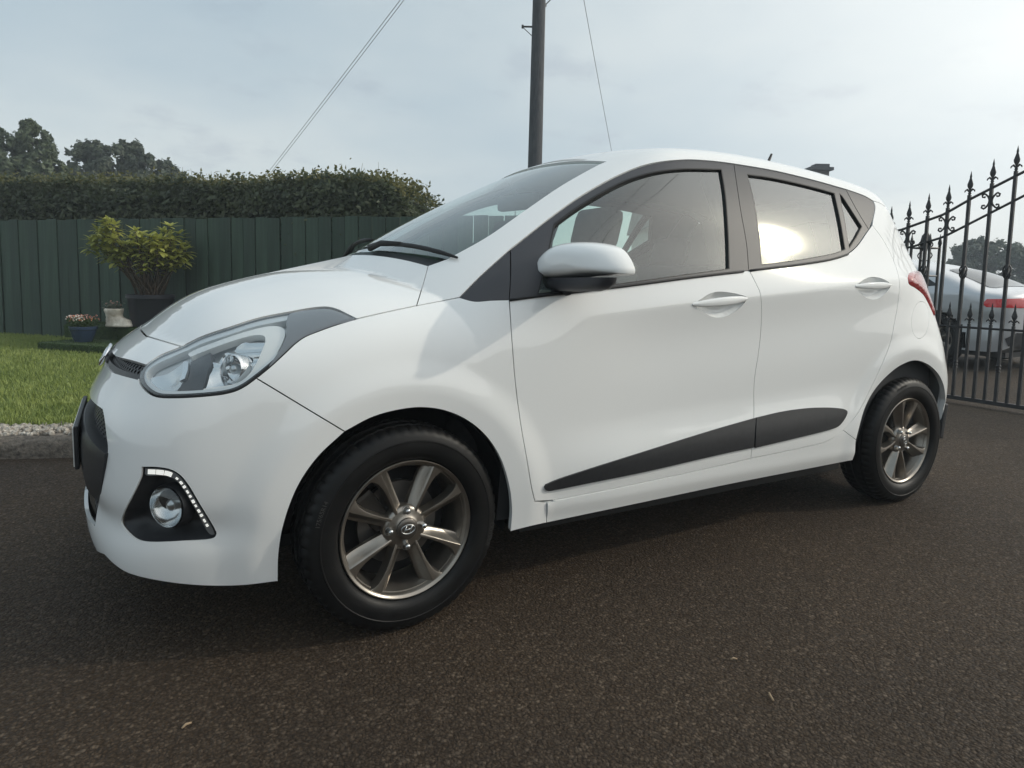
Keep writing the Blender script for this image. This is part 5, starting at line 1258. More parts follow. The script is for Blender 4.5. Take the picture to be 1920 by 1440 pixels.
M_LEAF = foliage_mat('rhododendron_leaves', (.27, .31, .06), (.60, .58, .16), 6); M_STEM = mat('plant_stems', (.09, .065, .045), .8)
M_GREEN = foliage_mat('small_leaves', (.035, .07, .02), (.09, .14, .045), 20)
# blue glazed pot with flowers
bp0 = at_z((157, 640), z1+.005); bp0[2] = z1+.0
BPOT = tag(empty('flower_pot', tuple(bp0)), 'dark blue glazed pot of white and rust flowers on the lower step', 'flower pot')
bm = bmesh.new(); lathe(bm, [(.0005, .004), (.095, .0), (.110, .03), (.138, .11), (.148, .150), (.158, .156), (.162, .170), (.160, .196), (.150, .198), (.146, .18)], 40); lathe(bm, [(.147, .18), (.0005, .185)], 40); bm_obj('pot', bm, M_BLUE, BPOT, True, 40)
BPOT.scale = (.88, .88, .88)
rng = np.random.RandomState(5)
bm = bmesh.new()
for k in range(90):
    a = rng.uniform(0, 6.28); r0 = rng.uniform(0, .12); r1 = r0*1.35+.01; tube(bm, [(r0*math.cos(a), r0*math.sin(a), .18), (r1*math.cos(a), r1*math.sin(a), .18+rng.uniform(.06, .15))], [.003, .002], 4)
o = bm_obj('stems', bm, M_GREEN, BPOT); n = 700; a = rng.uniform(0, 6.28, n); rr_ = rng.uniform(0, 1, n)**.5*.17; pts = np.stack([rr_*np.cos(a), rr_*np.sin(a), rng.uniform(.20, .29, n)], 1); leaf_cloud('foliage', pts, np.tile([0, 0, 1.], (n, 1)), .014, M_GREEN, rng, BPOT)
for nm, col, k in (('white_blossom', (.72, .68, .62), 40), ('rust_blossom', (.42, .17, .10), 46), ('pink_blossom', (.55, .30, .26), 20)):
    a = rng.uniform(0, 6.28, k); rr_ = rng.uniform(.1, 1, k)**.5*.175; Vb, Fb = icos(2); pos = np.stack([rr_*np.cos(a), rr_*np.sin(a), .29+rng.uniform(0, .06, k)-rr_*.15], 1)
    if nm == 'white_blossom': pos[:, 0] = -np.abs(pos[:, 0])
    xf = np.concatenate([rand_rot(k, rng)*(rng.uniform(.008, .015, (k, 1, 1)))*np.array([1, 1, .6]), pos[:, :, None]], 2); scatter_mesh(nm, Vb, Fb, xf, mat(nm, col, .7), 'stuff', True, BPOT)
# stone boot planter
bt = at_z((219, 612.5), z2+.005); fdx = Vector((_rt[0], _rt[1], 0)).normalized(); BT = tag(empty('boot_planter', (bt[0], bt[1], z2+.004), math.atan2(fdx.y, fdx.x)), 'pale stone planter shaped like an old boot on the upper step', 'planter')
BT.scale = (.92, .92, .92)
bm = bmesh.new(); rings = []
# closed rings stacked up: sole to ankle to cuff (x toe direction)
prof = [(0, -.125, .180, .075), (.012, -.128, .190, .082), (.028, -.125, .188, .080), (.034, -.120, .180, .076), (.060, -.118, .178, .076), (.085, -.118, .160, .072), (.102, -.116, .110, .068), (.118, -.114, .075, .066), (.14, -.116, .066, .068), (.165, -.120, .070, .072), (.185, -.128, .078, .078), (.205, -.132, .082, .082), (.222, -.130, .080, .080), (.226, -.122, .072, .072), (.205, -.115, .066, .066)]
rng = np.random.RandomState(9)
for z_, x0, x1, hw in prof:
    ring = []
    for k in range(28):
        a = 2*math.pi*k/28; cx_, rx_ = (x0+x1)/2, (x1-x0)/2; jx = rng.normal()*.0022; ring.append(bm.verts.new((cx_+(rx_+jx)*math.copysign(abs(math.cos(a))**.75, math.cos(a)), (hw+jx)*math.copysign(abs(math.sin(a))**.75, math.sin(a)), z_+rng.normal()*.0012)))
    rings.append(ring)
for A_, B_ in zip(rings[:-1], rings[1:]):
    for k in range(28): bm.faces.new((A_[k], A_[(k+1) % 28], B_[(k+1) % 28], B_[k]))
bm.faces.new(rings[0][::-1]); bm.faces.new(rings[-1]); bm_obj('boot', bm, M_STONE, BT, True)
bm = bmesh.new()
for k in range(6): tube(bm, [(.02-.001*k, -.05, .11+.016*k), (.072-.002*k+.012*(k < 1), 0, .112+.016*k), (.02-.001*k, .05, .11+.016*k)], .006, 6)
bm_obj('laces', bm, M_STONE, BT, True)
n = 420; rng = np.random.RandomState(3); pts = np.stack([rng.normal(size=n)*.045-.03, rng.normal(size=n)*.035, .225+np.abs(rng.normal(size=n))*.035], 1); leaf_cloud('foliage', pts, np.tile([0, 0, 1.], (n, 1)), .013, foliage_mat('grey_leaves', (.10, .12, .09), (.22, .24, .19), 12), rng, BT)
k = 22; Vb, Fb = icos(2); pos = np.stack([rng.normal(size=k)*.055-.035, rng.normal(size=k)*.03, .25+np.abs(rng.normal(size=k))*.03], 1); xf = np.concatenate([rand_rot(k, rng)*rng.uniform(.007, .013, (k, 1, 1)), pos[:, :, None]], 2); scatter_mesh('blossom', Vb, Fb, xf, mat('dusty_blossom', (.45, .28, .24), .7), 'stuff', True, BT)
# big dark tub with a rhododendron
tb = at_z((284, 611.5), z2+.004); TUB = tag(empty('potted_shrub', (tb[0], tb[1], z2+.004), math.atan2(fdx.y, fdx.x)), 'yellow-green rhododendron with bare brown stems in a large dark tub', 'shrub')
dt_ = float(np.dot(tb-CAM_P, _fw)); sp_ = dt_/CAM_F
bm = bmesh.new(); rw = 41*sp_; hp = (611.5-552)*sp_; lathe(bm, [(.0005, .0), (rw*.80, 0), (rw*.83, .02), (rw*.94, hp*.86), (rw*.95, hp*.87), (rw*1.0, hp*.88), (rw*1.0, hp*1.0), (rw*.95, hp*1.0), (rw*.94, hp*.93)], 48); bm_obj('tub', bm, M_TUB, TUB, True, 40)
bm = bmesh.new(); lathe(bm, [(rw*.94, hp*.92), (.0005, hp*.95)], 32); bm_obj('compost', bm, M_COMPOST, TUB, True)
rng = np.random.RandomState(17)
def shp(px, dy): # photo position of a twig end -> local
    return np.array([(px[0]-284)*sp_, dy, (611.5-px[1])*sp_])
ends = [(190, 450), (200, 436), (216, 424), (185, 455), (215, 440), (205, 462), (220, 418), (238, 452), (228, 470), (245, 465), (258, 462), (268, 440), (275, 447), (282, 438), (290, 455), (300, 434), (306, 442), (312, 452), (318, 460), (330, 450), (338, 462), (342, 476), (325, 470), (300, 470), (285, 474), (268, 478), (250, 482), (236, 488), (224, 484), (262, 462), (308, 480), (322, 484), (336, 488), (290, 490), (272, 492), (318, 425), (296, 446), (242, 474), (254, 450), (330, 438), (216, 470), (346, 468), (280, 462), (312, 468)]
bm = bmesh.new(); tips = []
ends = ends+[(e_[0]+rng.uniform(-12, 12), e_[1]+rng.uniform(-4, 16)) for e_ in ends[::2]]
for i, e in enumerate(ends):
    E_ = shp(e, rng.uniform(-.28, .22)*(1-abs(e[0]-284)/140)); b0 = Vector((rng.uniform(-.11, .11)+E_[0]*.10, rng.uniform(-.1, .1), hp*.9)); mid = b0.lerp(Vector(E_), .55)+Vector((E_[0]*.16*-1*0, 0, -.02)); mid.x = b0.x+(E_[0]-b0.x)*.50
    tube(bm, [b0, mid, Vector(E_)], [.011, .008, .004], 6); tips.append((Vector(E_), (Vector(E_)-mid).normalized()))
bm_obj('stems', bm, M_STEM, TUB, True)
bm = bmesh.new(); L_ = 1.0; rows = [(0, .02), (.18, .12), (.42, .19), (.7, .15), (.9, .07), (1.0, .01)]; vr = []
for t_, w_ in rows: vr.append([bm.verts.new((t_, -w_, .05*0+.06*w_*2-.16*t_*t_)), bm.verts.new((t_, 0, -.16*t_*t_)), bm.verts.new((t_, w_, .06*w_*2-.16*t_*t_))])
for A_, B_ in zip(vr[:-1], vr[1:]):
    for k in range(2): bm.faces.new((A_[k], B_[k], B_[k+1], A_[k+1]))
lm = bpy.data.meshes.new('leaf'); bm.to_mesh(lm); bm.free(); lm.materials.append(M_LEAF); lm.polygons.foreach_set('use_smooth', [True]*len(lm.polygons))
cnt = 0; extra = []
for ti, (tp, td) in enumerate(tips):
    nl = 26; a0 = rng.uniform(0, 6.28)
    for k in range(nl):
        a = a0+k*2.4; el = rng.uniform(-.1, .75) if k < 7 else rng.uniform(-.6, .2); ax = Vector((math.cos(a)*math.cos(el), math.sin(a)*math.cos(el), math.sin(el)+.15)).normalized(); s_ = rng.uniform(.085, .135)
        off = Vector((rng.uniform(-.05, .05)*(k >= 7), 0, -rng.uniform(0, .13)*(k >= 7))); zax = (Vector((0, 0, 1))-ax*ax.z).normalized(); yax = zax.cross(ax)
        Mx = Matrix(((ax.x*s_, yax.x*s_, zax.x*s_, tp.x+off.x), (ax.y*s_, yax.y*s_, zax.y*s_, tp.y), (ax.z*s_, yax.z*s_, zax.z*s_, tp.z+off.z), (0, 0, 0, 1)))
        if cnt < 296 and k < 7:
            o = bpy.data.objects.new('leaf', lm); link(o, TUB); o.matrix_basis = Mx; cnt += 1
        else: extra.append(np.array(Mx)[:3])
Vb = np.array([v.co[:] for v in lm.vertices]); Fb = np.array([list(p.vertices) for p in lm.polygons]); scatter_mesh('inner_leaves', Vb, Fb, np.array(extra), M_LEAF, 'stuff', True, TUB)

# ================================================================ pole and wires
M_POLE = mat('creosoted_pole', (.055, .05, .048), .8); vary(M_POLE, (.026, .029, .035), (.070, .072, .078), 5, stretch=(8, 8, .6), bump=.4, bscale=12)
M_WIRE = mat('wire', (.20, .20, .21), .6); M_GALV = mat('galvanised', (.22, .22, .22), .5, metal=.7)
pb = at_depth((1003, 310), 13.0); pt = at_depth((1011, 0), 13.0); lean = (pt-pb)/(pt[2]-pb[2]); P0 = pb-lean*pb[2]; PH = 7.9
POLE = tag(empty('telegraph_pole', (P0[0], P0[1], 0)), 'tall dark timber telegraph pole standing behind the white car', 'pole')
top_ = lean*PH; bm = bmesh.new(); tube(bm, [tuple(lean*t) for t in (-.05, 2, 4, 6, PH)], [.15, .142, .135, .128, .118], 20); bm_obj('post', bm, M_POLE, POLE, True, 60)
def on_pole(z, dx, dy=0): # position relative to pole axis, dx along the picture's right
    q_ = lean*z; return Vector((q_[0]+_r0[0]*dx-_fw[0]*dy, q_[1]+_r0[1]*dx-_fw[1]*dy, z))
s13 = 13/CAM_F; zs_ = at_depth((985, 50), 13)[2]
bm = bmesh.new(); tube(bm, [on_pole(zs_, -.12), on_pole(zs_, -.32)], .018, 8); tube(bm, [on_pole(zs_, -.32), on_pole(zs_-.17, -.13)], .008, 6); tube(bm, [on_pole(zs_+.03, -.31), on_pole(zs_-.03, -.31)], .022, 8); bm_obj('step_iron', bm, M_STEEL, POLE)
bm = bmesh.new(); zb_ = at_depth((1030, 5), 13)[2]; tube(bm, [on_pole(zb_-.05, .12), on_pole(zb_+.10, .26)], .010, 6); tube(bm, [on_pole(zb_-.08, .13), on_pole(zb_-.02, .13)], .016, 6); bm_obj('step_iron', bm, M_STEEL, POLE)
bm = bmesh.new(); tube(bm, [on_pole(z, .118-.002*z, .03) for z in (2, 3.5, 5, 6.5, 7.8)], .022, 6); bm_obj('cable_cover', bm, M_GALV, POLE)
def wire(name, A_, B_, sag, r_, label, group='overhead wires'):
    A_, B_ = np.array(A_), np.array(B_); o0 = (A_+B_)/2; o0[2] = min(A_[2], B_[2]); bm = bmesh.new()
    tube(bm, [tuple(A_*(1-t)+B_*t-o0-np.array([0, 0, sag*4*t*(1-t)])) for t in np.linspace(0, 1, 24)], r_, 5)
    o = bm_obj(name, bm, M_WIRE, None, True); o.location = o0; return tag(o, label, 'wire', group)
ptop = np.array([P0[0], P0[1], 0])+lean*(PH-.25)
for k, (pa, pbm) in enumerate((((485, 346), (750, 0)), ((492, 344), (757, 0)))):
    A_ = at_depth(pa, 26); B_ = at_depth(pbm, 15.5); d = B_-A_; B2 = A_+d*1.12
    wire('overhead_wire', A_, B2, .02, .0075, ('lower wire of a close pair slanting down to the hedge', 'upper wire of a close pair slanting down to the hedge')[1-k])
A_ = at_depth((1148, 288), 24); B_ = at_depth((1095, 0), 16); wire('overhead_wire', A_-(B_-A_)*.3, A_+(B_-A_)*1.12,   .05, .0075, 'single thin wire coming down behind the roof of the white car', None)
# wires over the drive behind the viewer, seen mirrored in the front door window
def mirrored(px, z):
    P, _ = cast(CAM_P, px_ray([px]), 1.35, 4.75, 70, 18); n_ = grad(P)[0]; d = px_ray([px])[0]; d /= np.linalg.norm(d); r_ = d-2*(d@n_)*n_; return P[0]+r_*((z-P[0][2])/r_[2])
for k, (pa, pbm) in enumerate((((1205, 345), (1112, 440)), ((1250, 345), (1131, 454)))):
    A_, B_ = mirrored(pa, 6.5), mirrored(pbm, 6.5); d = (B_-A_)/np.linalg.norm(B_-A_); m_ = (A_+B_)/2; d = d if d @ _fw < 0 else -d
    lf = np.linalg.norm(B_-A_)/2+.8
    wire('overhead_wire', m_-d*lf, m_+d*(lf+2), .05, .016, ('overhead wire mirrored in the front side window, the line closer to the windscreen pillar', 'overhead wire mirrored in the front side window, the line closer to the centre door pillar')[k])

# ================================================================ iron gate
M_IRON = mat('black_iron', (.022, .023, .026), .42, metal=.2); vary(M_IRON, (.016, .017, .020), (.034, .034, .036), 20, bump=.2, bscale=90, rr=(.35, .55))
M_GOLD = mat('brass_collar', (.30, .25, .13), .4, metal=.7)
GX_ = 5.5
GATE = tag(empty('iron_gate', (GX_, .55, 0)), 'black wrought-iron driveway gate with scrolls and arrow finials', 'gate')
def loc_y(px): return at_x(px, GX_)[1]
ru = [(at_x(p, GX_)[1], at_x(p, GX_)[2]) for p in ((1687, 432), (1770, 402), (1822, 372), (1920, 322))]; rl = [(at_x(p, GX_)[1], at_x(p, GX_)[2]) for p in ((1706, 464), (1770, 444), (1815, 421), (1920, 367))]
def rail_z(lst, y):
    ys_ = np.array([a for a, _ in lst])[::-1]; zs2 = np.array([b for _, b in lst])[::-1]; s0 = (zs2[1]-zs2[0])/(ys_[1]-ys_[0]); z = np.interp(y, ys_, zs2)
    if y < ys_[0]: z = zs2[0]+s0*(y-ys_[0])*max(.35, 1-.35*(ys_[0]-y))
    if y > ys_[-1]: z = zs2[-1]-.10*(y-ys_[-1])
    return z
yb = [loc_y((p, 650)) for p in (1885, 1841, 1799, 1757, 1722, 1690)]; long_y = [.566-.1632*1*k+.05 for k in range(-4, 9)]
Y0, Y1 = 1.25, -.95; G0 = .045
def finial(bm, y, z, s=1.0):
    v = []
    prof = [(.006, 0), (.012, .012), (.006, .022), (.005, .034), (.017, .058), (.019, .072), (.011, .100), (.006, .118), (.0075, .126), (.0005, .165)]
    rings = []
    for r_, h_ in prof: rings.append([bm.verts.new((r_*s*math.cos(a)*.6, y+r_*s*math.sin(a), z+h_*s)) for a in np.linspace(0, 2*math.pi, 10, endpoint=False)])
    for A_, B_ in zip(rings[:-1], rings[1:]):
        for k in range(10): bm.faces.new((A_[k], A_[(k+1) % 10], B_[(k+1) % 10], B_[k]))
    for sg in (-1, 1): tube(bm, [(0, y, z+.02*s), (0, y+sg*.018*s, z+.040*s), (0, y+sg*.030*s, z+.030*s), (0, y+sg*.033*s, z+.020*s)], [.006*s, .007*s, .005*s, .002*s], 6)
GL = GATE.location
def gate_part(name, bm, parent=GATE, m=M_IRON, smooth=True):
    o = bm_obj(name, bm, m, parent, smooth, 40); return o
def gy(y): return y-GL.y
sp = .1632
for i in range(14):
    y = 1.19-i*sp
    if y < Y1: break
    bm = bmesh.new(); zt_ = rail_z(ru, y)+.04; box(bm, (0, gy(y), (G0+zt_)/2), (.023, .023, zt_-G0)); b = gate_part('bar', bm, smooth=False)
    bm = bmesh.new(); finial(bm, gy(y), zt_, 1.2); gate_part('finial', bm, b)
    if i % 2 == 0:
        zc_ = 1.12
        bm = bmesh.new()
        for q_ in range(4): tube(bm, [(math.cos(a0)*.030*math.sin(math.pi*t), gy(y)+math.sin(a0)*.030*math.sin(math.pi*t), zc_-.07+.14*t) for t in np.linspace(0, 1, 12) for a0 in [q_*math.pi/2+t*2.6]], .006, 5)
        gate_part('basket', bm, b)
        bm = bmesh.new()
        for dz in (-.025, 0, .025): tube(bm, [(0, gy(y), .33+dz-.008), (0, gy(y), .33+dz), (0, gy(y), .33+dz+.008)], [.012, .021, .012], 12)
        gate_part('collar', bm, b, M_IRON)
        # scrolls between the two top rails
    else:
        zc_ = (rail_z(ru, y)+rail_z(rl, y))/2
        for sg in (-1, 1):
            bm = bmesh.new(); t = np.linspace(0, 1, 30); pts_ = []
            hh = .062
            for v_ in (1, -1):
                spi = [(sg*(.012+.052-.052*math.cos(a)*0), 0) for a in (0,)]
            for v_ in np.linspace(-1, 1, 41):
                av = abs(v_); base_y = sg*(.010+.060*(av**2.2)); zz_ = zc_+math.copysign(min(av, .8)/.8*hh, v_)
                if av > .8:
                    a = (av-.8)/.2*4.4; r_ = .022*(1-a/6.5); cy, cz = sg*(.048), zc_+math.copysign(hh-.020, v_); base_y = cy+sg*(r_*math.sin(a)); zz_ = cz+math.copysign(1, v_)*r_*math.cos(a)
                pts_.append((0, gy(y)+base_y, zz_))
            tube(bm, pts_, .0075, 6); gate_part('scroll', bm)
    ys2 = y-sp/2
    if ys2 > Y1:
        bm = bmesh.new(); zs3 = .685; box(bm, (0, gy(ys2), (G0+zs3)/2), (.020, .020, zs3-G0)); b = gate_part('short_bar', bm, smooth=False); bm = bmesh.new(); finial(bm, gy(ys2), zs3, 1.1); gate_part('finial', bm, b)
for nm, fz_, rad in (('top_rail', lambda y: rail_z(ru, y), .011), ('under_rail', lambda y: rail_z(rl, y), .010), ('middle_rail', lambda y: .652, .010)):
    bm = bmesh.new(); tube(bm, [(0, gy(y), fz_(y)) for y in np.linspace(Y0, Y1, 40)], rad, 6); gate_part(nm, bm)
bm = bmesh.new(); box(bm, (0, gy((Y0+Y1)/2), .045), (.03, Y0-Y1, .032)); gate_part('bottom_rail', bm, smooth=False)
bm = bmesh.new(); box(bm, (0, gy(Y0), .80), (.035, .035, 1.5)); gate_part('hinge_stile', bm, smooth=False); bm = bmesh.new(); box(bm, (0, gy(Y1), 1.15), (.03, .03, 2.2)); gate_part('meeting_stile', bm, smooth=False)
# latticed iron pillar that carries it
GP = tag(empty('gate_pillar', (6.4, 1.35, 0)), 'slim latticed iron pillar with spikes behind the gate hinges', 'pillar')
for dx in (-.09, .09):
    for dy in (-.09, .09):
        bm = bmesh.new(); box(bm, (dx, dy, .70), (.02, .02, 1.4)); c_ = bm_obj('post', bm, M_IRON, GP)
        bm = bmesh.new(); tube(bm, [(dx, dy, 1.40), (dx, dy, 1.43), (dx, dy, 1.52)], [.012, .02, .002], 8); bm_obj('spike', bm, M_IRON, c_, True)
for z_ in (.3, .7, 1.1, 1.38):
    bm = bmesh.new()
    for k in range(4): a = [(-.09, -.09), (.09, -.09), (.09, .09), (-.09, .09)]; tube(bm, [(*a[k], z_), (*a[(k+1) % 4], z_)], .008, 5)
    bm_obj('ring', bm, M_IRON, GP)
bm = bmesh.new()
for sg in (-1, 1): tube(bm, [(0, sg*(.02+.05*abs(math.sin(a))), 1.25+.11*a/6.28*2) for a in np.linspace(0, 6.28, 24)], .006, 5)
tube(bm, [(0, 0, 1.38), (0, 0, 1.5), (0, 0, 1.56)], [.03, .04, .003], 10); bm_obj('scroll_cap', bm, M_IRON, GP, True)

# ================================================================ silver saloon beyond the gate
M_SILVER = mat('silver_paint', (.55, .56, .58), .32, metal=.45, coat=1.0)
SAL = tag(empty('saloon_car', (9.12, 3.49, 0), 0), 'silver saloon car parked beyond the iron gate, tail lamp and wheel showing', 'car')
U_H = [-.1, .02, .10, .30, .46, .70, 1.0, 1.4, 1.9, 2.5, 2.9, 3.4, 3.8, 4.3, 4.6, 4.75]; Z_H = [.95, .975, .985, 1.0, 1.03, 1.125, 1.235, 1.325, 1.385, 1.395, 1.33, 1.13, .98, .90, .80, .66]
s_h = tabulate(lambda x: pch(U_H, Z_H, x), -.1, 4.75)
def sal_F(P):
    u, y, z = P[..., 0], np.abs(P[..., 1]), P[..., 2]
    tumble = np.where(z > .92, .42*(z-.92)+.35*np.maximum(z-.92, 0)**2, 0)+.10*np.maximum(.35-z, 0)+.06*np.maximum(z-.72, 0)*(z < .92)+.012*np.where(z > .92, 1, 0)
    w = .905-tumble-.03*((u-2.4)/2.4)**2-.015*np.exp(-((z-.58)/.10)**2)
    s = y-w; t = z-(s_h(u)-.035*(y/.6)**2); re = (.02+.10*np.clip(z-.55, 0, 1)*0+.16*y**2+.25*np.maximum(y-.5, 0)**2+.10*np.maximum(.5-z, 0)+.04*np.maximum(z-.8, 0))-u; fe = u-(4.74-.3*y**2-.4*np.maximum(y-.4, 0)**2)
    return smax(smax(smax(s, t, .09), re, .10), fe, .15)
def sal_proj(o, d, hi=2.8):
    lo = np.zeros(len(o)); h_ = np.full(len(o), hi)
    for _ in range(26): m = (lo+h_)/2; f = sal_F(o+d*m[:, None]); lo = np.where(f < 0, m, lo); h_ = np.where(f < 0, h_, m)
    return o+d*((lo+h_)/2)[:, None]
def sal_world(P): # local u,y,z -> local object coords (car points towards +y world, near side = -x)
    return np.stack([P[:, 1], P[:, 0]-2.25, P[:, 2]], 1)
al = np.concatenate([np.linspace(-1.45, 0, 34)[:-1], np.zeros(190), np.linspace(0, 1.45, 24)[1:]]); us = np.concatenate([np.full(33, .75), np.linspace(.75, 4.0, 190), np.full(23, 4.0)]); th = np.concatenate([np.linspace(-.40, .45, 34), np.linspace(.45, math.pi/2, 30)[1:]])
Aa, Tt = np.meshgrid(al, th, indexing='ij'); Uu, _ = np.meshgrid(us, th, indexing='ij'); o_ = np.stack([Uu.ravel(), 0*Uu.ravel(), np.full(Uu.size, .60)], 1); d_ = np.stack([np.sin(Aa).ravel(), -(np.cos(Aa)*np.cos(Tt)).ravel(), (np.cos(Aa)*np.sin(Tt)+0).ravel()], 1); d_ /= np.linalg.norm(d_, axis=1, keepdims=True)
Ps = sal_proj(o_, d_); nA, nT = Aa.shape; fs = np.array([(i*nT+j, i*nT+j+1, (i+1)*nT+j+1, (i+1)*nT+j) for i in range(nA-1) for j in range(nT-1)])
WU = (.92, 3.72); cen = Ps[fs].mean(1); keep = np.ones(len(fs), bool)
for wu in WU: keep &= ~((np.hypot(cen[:, 0]-wu, cen[:, 2]-.33) < .37) & (np.abs(cen[:, 1]) > .55))
fs = fs[keep]; Pn = sal_world(Ps); Pm = Pn*np.array([-1, 1, 1]); nV = len(Pn)
mesh_obj('body', np.vstack([Pn, Pm]), [tuple(f) for f in fs]+[tuple(f[::-1]+nV) for f in fs], M_SILVER, SAL)
def sal_grad(P, e=2e-3):
    G = np.stack([(sal_F(P+np.eye(3)[k]*e)-sal_F(P-np.eye(3)[k]*e))/(2*e) for k in range(3)], 1); return G/np.linalg.norm(G, axis=1, keepdims=True)
def sal_piece(name, q, mode, off, m, mir=True, lip=.006, parent=SAL, hh=.03):
    V2, T = fill(clean(catmull(np.vstack([q, q[:1]]), hh) if len(q) < 3 else np.array(q, float)), hh)
    n_ = len(V2)
    if mode == 'side': o_, d_ = np.stack([V2[:, 0], 0*V2[:, 0], V2[:, 1]], 1), np.tile([0, -1., 0], (n_, 1))
    elif mode == 'rear': o_, d_ = np.stack([np.full(n_, 1.2), 0*V2[:, 0], V2[:, 1]], 1), np.stack([-np.cos(V2[:, 0]), -np.sin(V2[:, 0]), 0*V2[:, 0]], 1)
    else: o_, d_ = np.stack([V2[:, 0], V2[:, 1], np.full(n_, .6)], 1), np.tile([0, 0, 1.], (n_, 1))
    P = sal_proj(o_, d_); P = P+sal_grad(P)*off; W_ = sal_world(P); fl = [tuple(t) for t in T]; V = W_
    if mir: V = np.vstack([W_, W_*np.array([-1, 1, 1])]); fl = fl+[tuple(i+n_ for i in t[::-1]) for t in fl]
    return mesh_obj(name, V, fl, m, parent)
M_REDL2 = mat('saloon_red_lens', (.50, .015, .02), .15, coat=1, Emission_Color=(1, .03, .03, 1), Emission_Strength=.04)
dense = lambda pts: np.vstack([np.linspace(a, b, max(2, int(np.hypot(b[0]-a[0], b[1]-a[1])/.03)))[:-1] for a, b in zip(pts, pts[1:]+pts[:1])])
sw2 = sal_piece('side_window', dense([(.93, 1.015), (1.25, 1.19), (1.55, 1.265), (2.2, 1.31), (2.7, 1.28), (3.2, 1.0), (2.4, .965), (1.4, .97)]), 'side', .004, M_DARKGLASS, mir=False)
o = bpy.data.objects.new('side_window', sw2.data.copy()); o.data.transform(Matrix.Scale(-1, 4, (1, 0, 0))); o.data.flip_normals(); link(o, SAL)
sal_piece('rear_window', dense([(.42, 0), (.42, -.52), (.46, -.58), (.98, -.50), (1.02, -.44), (1.05, 0)]), 'top', .004, M_DARKGLASS)
sal_piece('tail_lamp', dense([(.42, .885), (.80, .860), (.83, .80), (.80, .765), (.46, .765), (.38, .83)]), 'rear', .006, M_REDL2)
sal_piece('rear_diffuser', dense([(0, .46), (.55, .47), (.66, .40), (.62, .31), (0, .30)]), 'rear', .006, M_BLACK)
sal_piece('number_plate', dense([(0, .80), (.25, .80), (.25, .69), (0, .69)]), 'rear', .010, mat('plate_yellow', (.72, .50, .06), .35))
for u_ in (1.42, 2.50): sal_piece('door_gap', dense([(u_, .30), (u_+.006, .30), (u_+.006, .95), (u_, .95)]), 'side', .001, M_SEAL, hh=.02)
for wu in WU:
    for s in (-1, 1):
        w = copy_tree(WH, SAL); w.location = (s*.80, wu-2.25, .325); w.rotation_mode = 'QUATERNION'; w.scale = (1.13, 1.13, 1.13); w.rotation_quaternion = Matrix.Rotation(math.pi/2 if s > 0 else -math.pi/2, 3, 'Z').to_quaternion()
bm = bmesh.new(); box(bm, (0, 0, .55), (1.30, 4.0, .62)); bm_obj('cabin_core', bm, M_SEAL, SAL); bm = bmesh.new(); box(bm, (0, 0, .20), (1.55, 4.2, .06)); bm_obj('underbody', bm, M_SEAL, SAL)

# ================================================================ house roof with chimney behind the car
HD = 27.0; hr = at_depth((1592, 333), HD); M_SLATE = mat('slate', (.05, .052, .06), .7); vary(M_SLATE, (.035, .037, .043), (.075, .076, .085), 4, bump=.4, bscale=14); M_RENDER = mat('render_wall', (.45, .43, .40), .9); vary(M_RENDER, (.38, .36, .33), (.50, .48, .45), 3, bump=.3)
hz = math.atan2(_r0[1], _r0[0]); HOU = tag(empty('bungalow', (hr[0]-_r0[0]*4, hr[1]-_r0[1]*4, 0), hz), 'house roof ridge and chimney just showing over the white car', 'house')
zr = hr[2]; ze = zr-2.0
bm = bmesh.new(); box(bm, (0, 2.6, ze/2), (7.6, 5.2, ze)); bm_obj('wall', bm, M_RENDER, HOU)
bm = bmesh.new(); V = [bm.verts.new(p) for p in ((-4, -.35, ze-.12), (4, -.35, ze-.12), (4, 2.6, zr), (-4, 2.6, zr), (-4, 5.55, ze-.12), (4, 5.55, ze-.12))]
for f in ((0, 1, 2, 3), (3, 2, 5, 4), (0, 3, 4), (1, 5, 2)): bm.faces.new([V[i] for i in f])
RF = bm_obj('roof', bm, M_SLATE, HOU); bm = bmesh.new(); box(bm, (0, 2.6, zr+.04), (8.0, .22, .10), bev=.03); bm_obj('ridge_tiles', bm, M_SLATE, RF)
def hx(px): return np.dot(at_depth((px, 330), HD)-np.array([HOU.location.x, HOU.location.y, 0]), _r0)
sH = HD*1.095/CAM_F
cz_ = at_depth((1535, 320), HD*1.09)[2]; cxm = np.dot(at_depth((1535, 320), HD*1.09)-np.array([HOU.location.x, HOU.location.y, 0]), _r0)
bm = bmesh.new(); box(bm, (cxm, 2.6, zr-.2), (.75, .6, (cz_-zr)*2+.5)); CH = bm_obj('chimney', bm, mat('chimney_brick', (.10, .085, .08), .9), RF)
bm = bmesh.new(); box(bm, (cxm, 2.6, cz_+.05), (1.05, .85, .14), bev=.02); bm_obj('chimney_cap', bm, M_SLATE, CH); bm = bmesh.new(); box(bm, (cxm+.1, 2.6, cz_+.20), (.62, .5, .16), bev=.02); bm_obj('chimney_pot', bm, M_SLATE, CH)
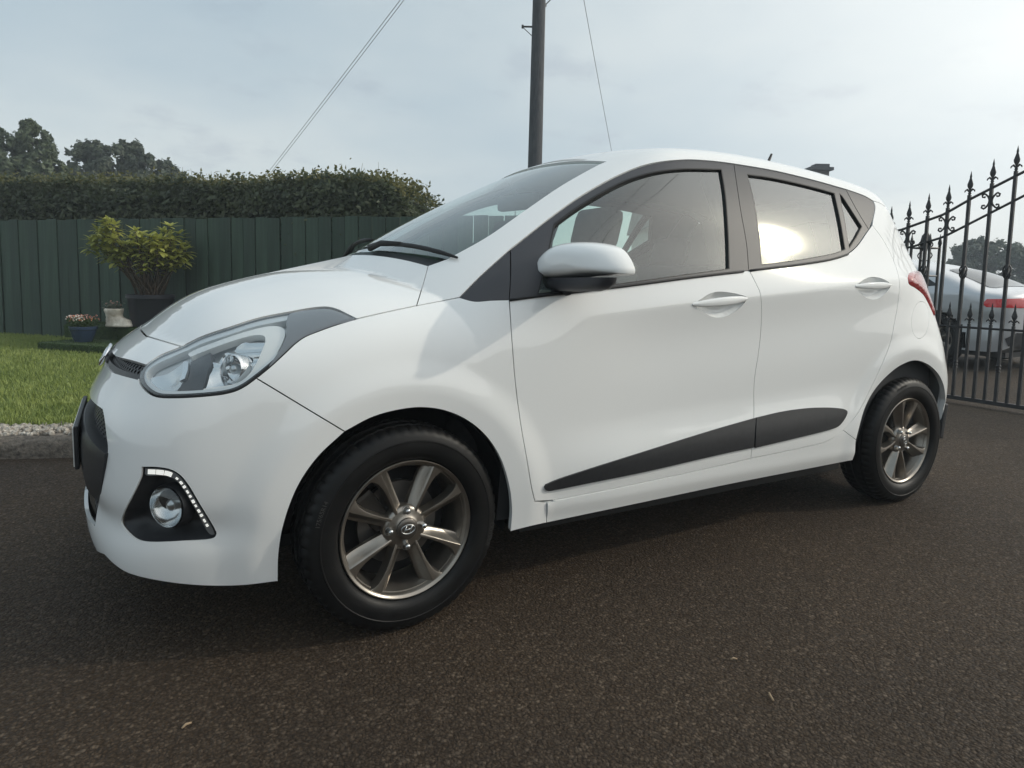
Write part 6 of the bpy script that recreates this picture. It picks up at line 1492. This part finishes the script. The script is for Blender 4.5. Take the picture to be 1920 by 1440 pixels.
for k in (-2.6, 2.4):
    bm = bmesh.new(); box(bm, (k, -.01, 1.5), (1.3, .06, 1.1)); w = bm_obj('window', bm, mat('window_frame_white', (.75, .75, .74), .5), HOU); bm = bmesh.new(); box(bm, (k, -.045, 1.5), (1.14, .02, .94)); bm_obj('pane', bm, M_DARKGLASS, w)
bm = bmesh.new(); box(bm, (0, -.01, 1.05), (.95, .06, 2.1)); bm_obj('door', bm, mat('house_door', (.08, .03, .03), .5), HOU)
# added thin volume imitating lens veil: one even box round camera and scene
bm = bmesh.new(); hz_top = max(float((o_.matrix_basis @ Vector(c_)).z) for o_ in COL.objects if o_.type == 'MESH' and o_.parent is None for c_ in o_.bound_box)+.4; hz_top = max(hz_top, PH+.4); box(bm, (0, 0, (hz_top-1)/2), (304, 304, hz_top+1)); HZ = bm_obj('lens_veil', bm, None); HZ['kind'] = 'stuff'; tag(HZ, 'thin pale volume added over the drive and garden to imitate lens veil', 'lens_veil')
mh = bpy.data.materials.new('lens_veil_volume'); mh.use_nodes = True; t_ = mh.node_tree; t_.nodes.clear(); o_ = t_.nodes.new('ShaderNodeOutputMaterial'); pv = t_.nodes.new('ShaderNodeVolumePrincipled'); pv.inputs['Color'].default_value = (.84, .93, 1, 1); pv.inputs['Density'].default_value = .0038; t_.links.new(pv.outputs[0], o_.inputs['Volume']); HZ.data.materials.append(mh)
# litter on the tarmac
M_TWIG = mat('dry_twig', (.33, .24, .15), .8)
for k, (p, ln, ra) in enumerate((((1446, 1306), .030, 1.0), ((1376, 1236), .018, -.4), ((350, 1360), .022, .5))):
    g_ = at_z(p, 0.004); bm = bmesh.new(); tube(bm, [(-ln/2, 0, 0), (0, .002, .002), (ln/2, 0, 0)], [.0022, .0028, .002], 6); o = bm_obj('twig', bm, M_TWIG, None, True); o.location = g_; o.rotation_euler = (0, 0, ra); tag(o, ('long pale dry twig lying on the tarmac', 'short pale dry twig on the tarmac near the longer one', 'pale twig on the tarmac in front of the bumper')[k], 'twig')
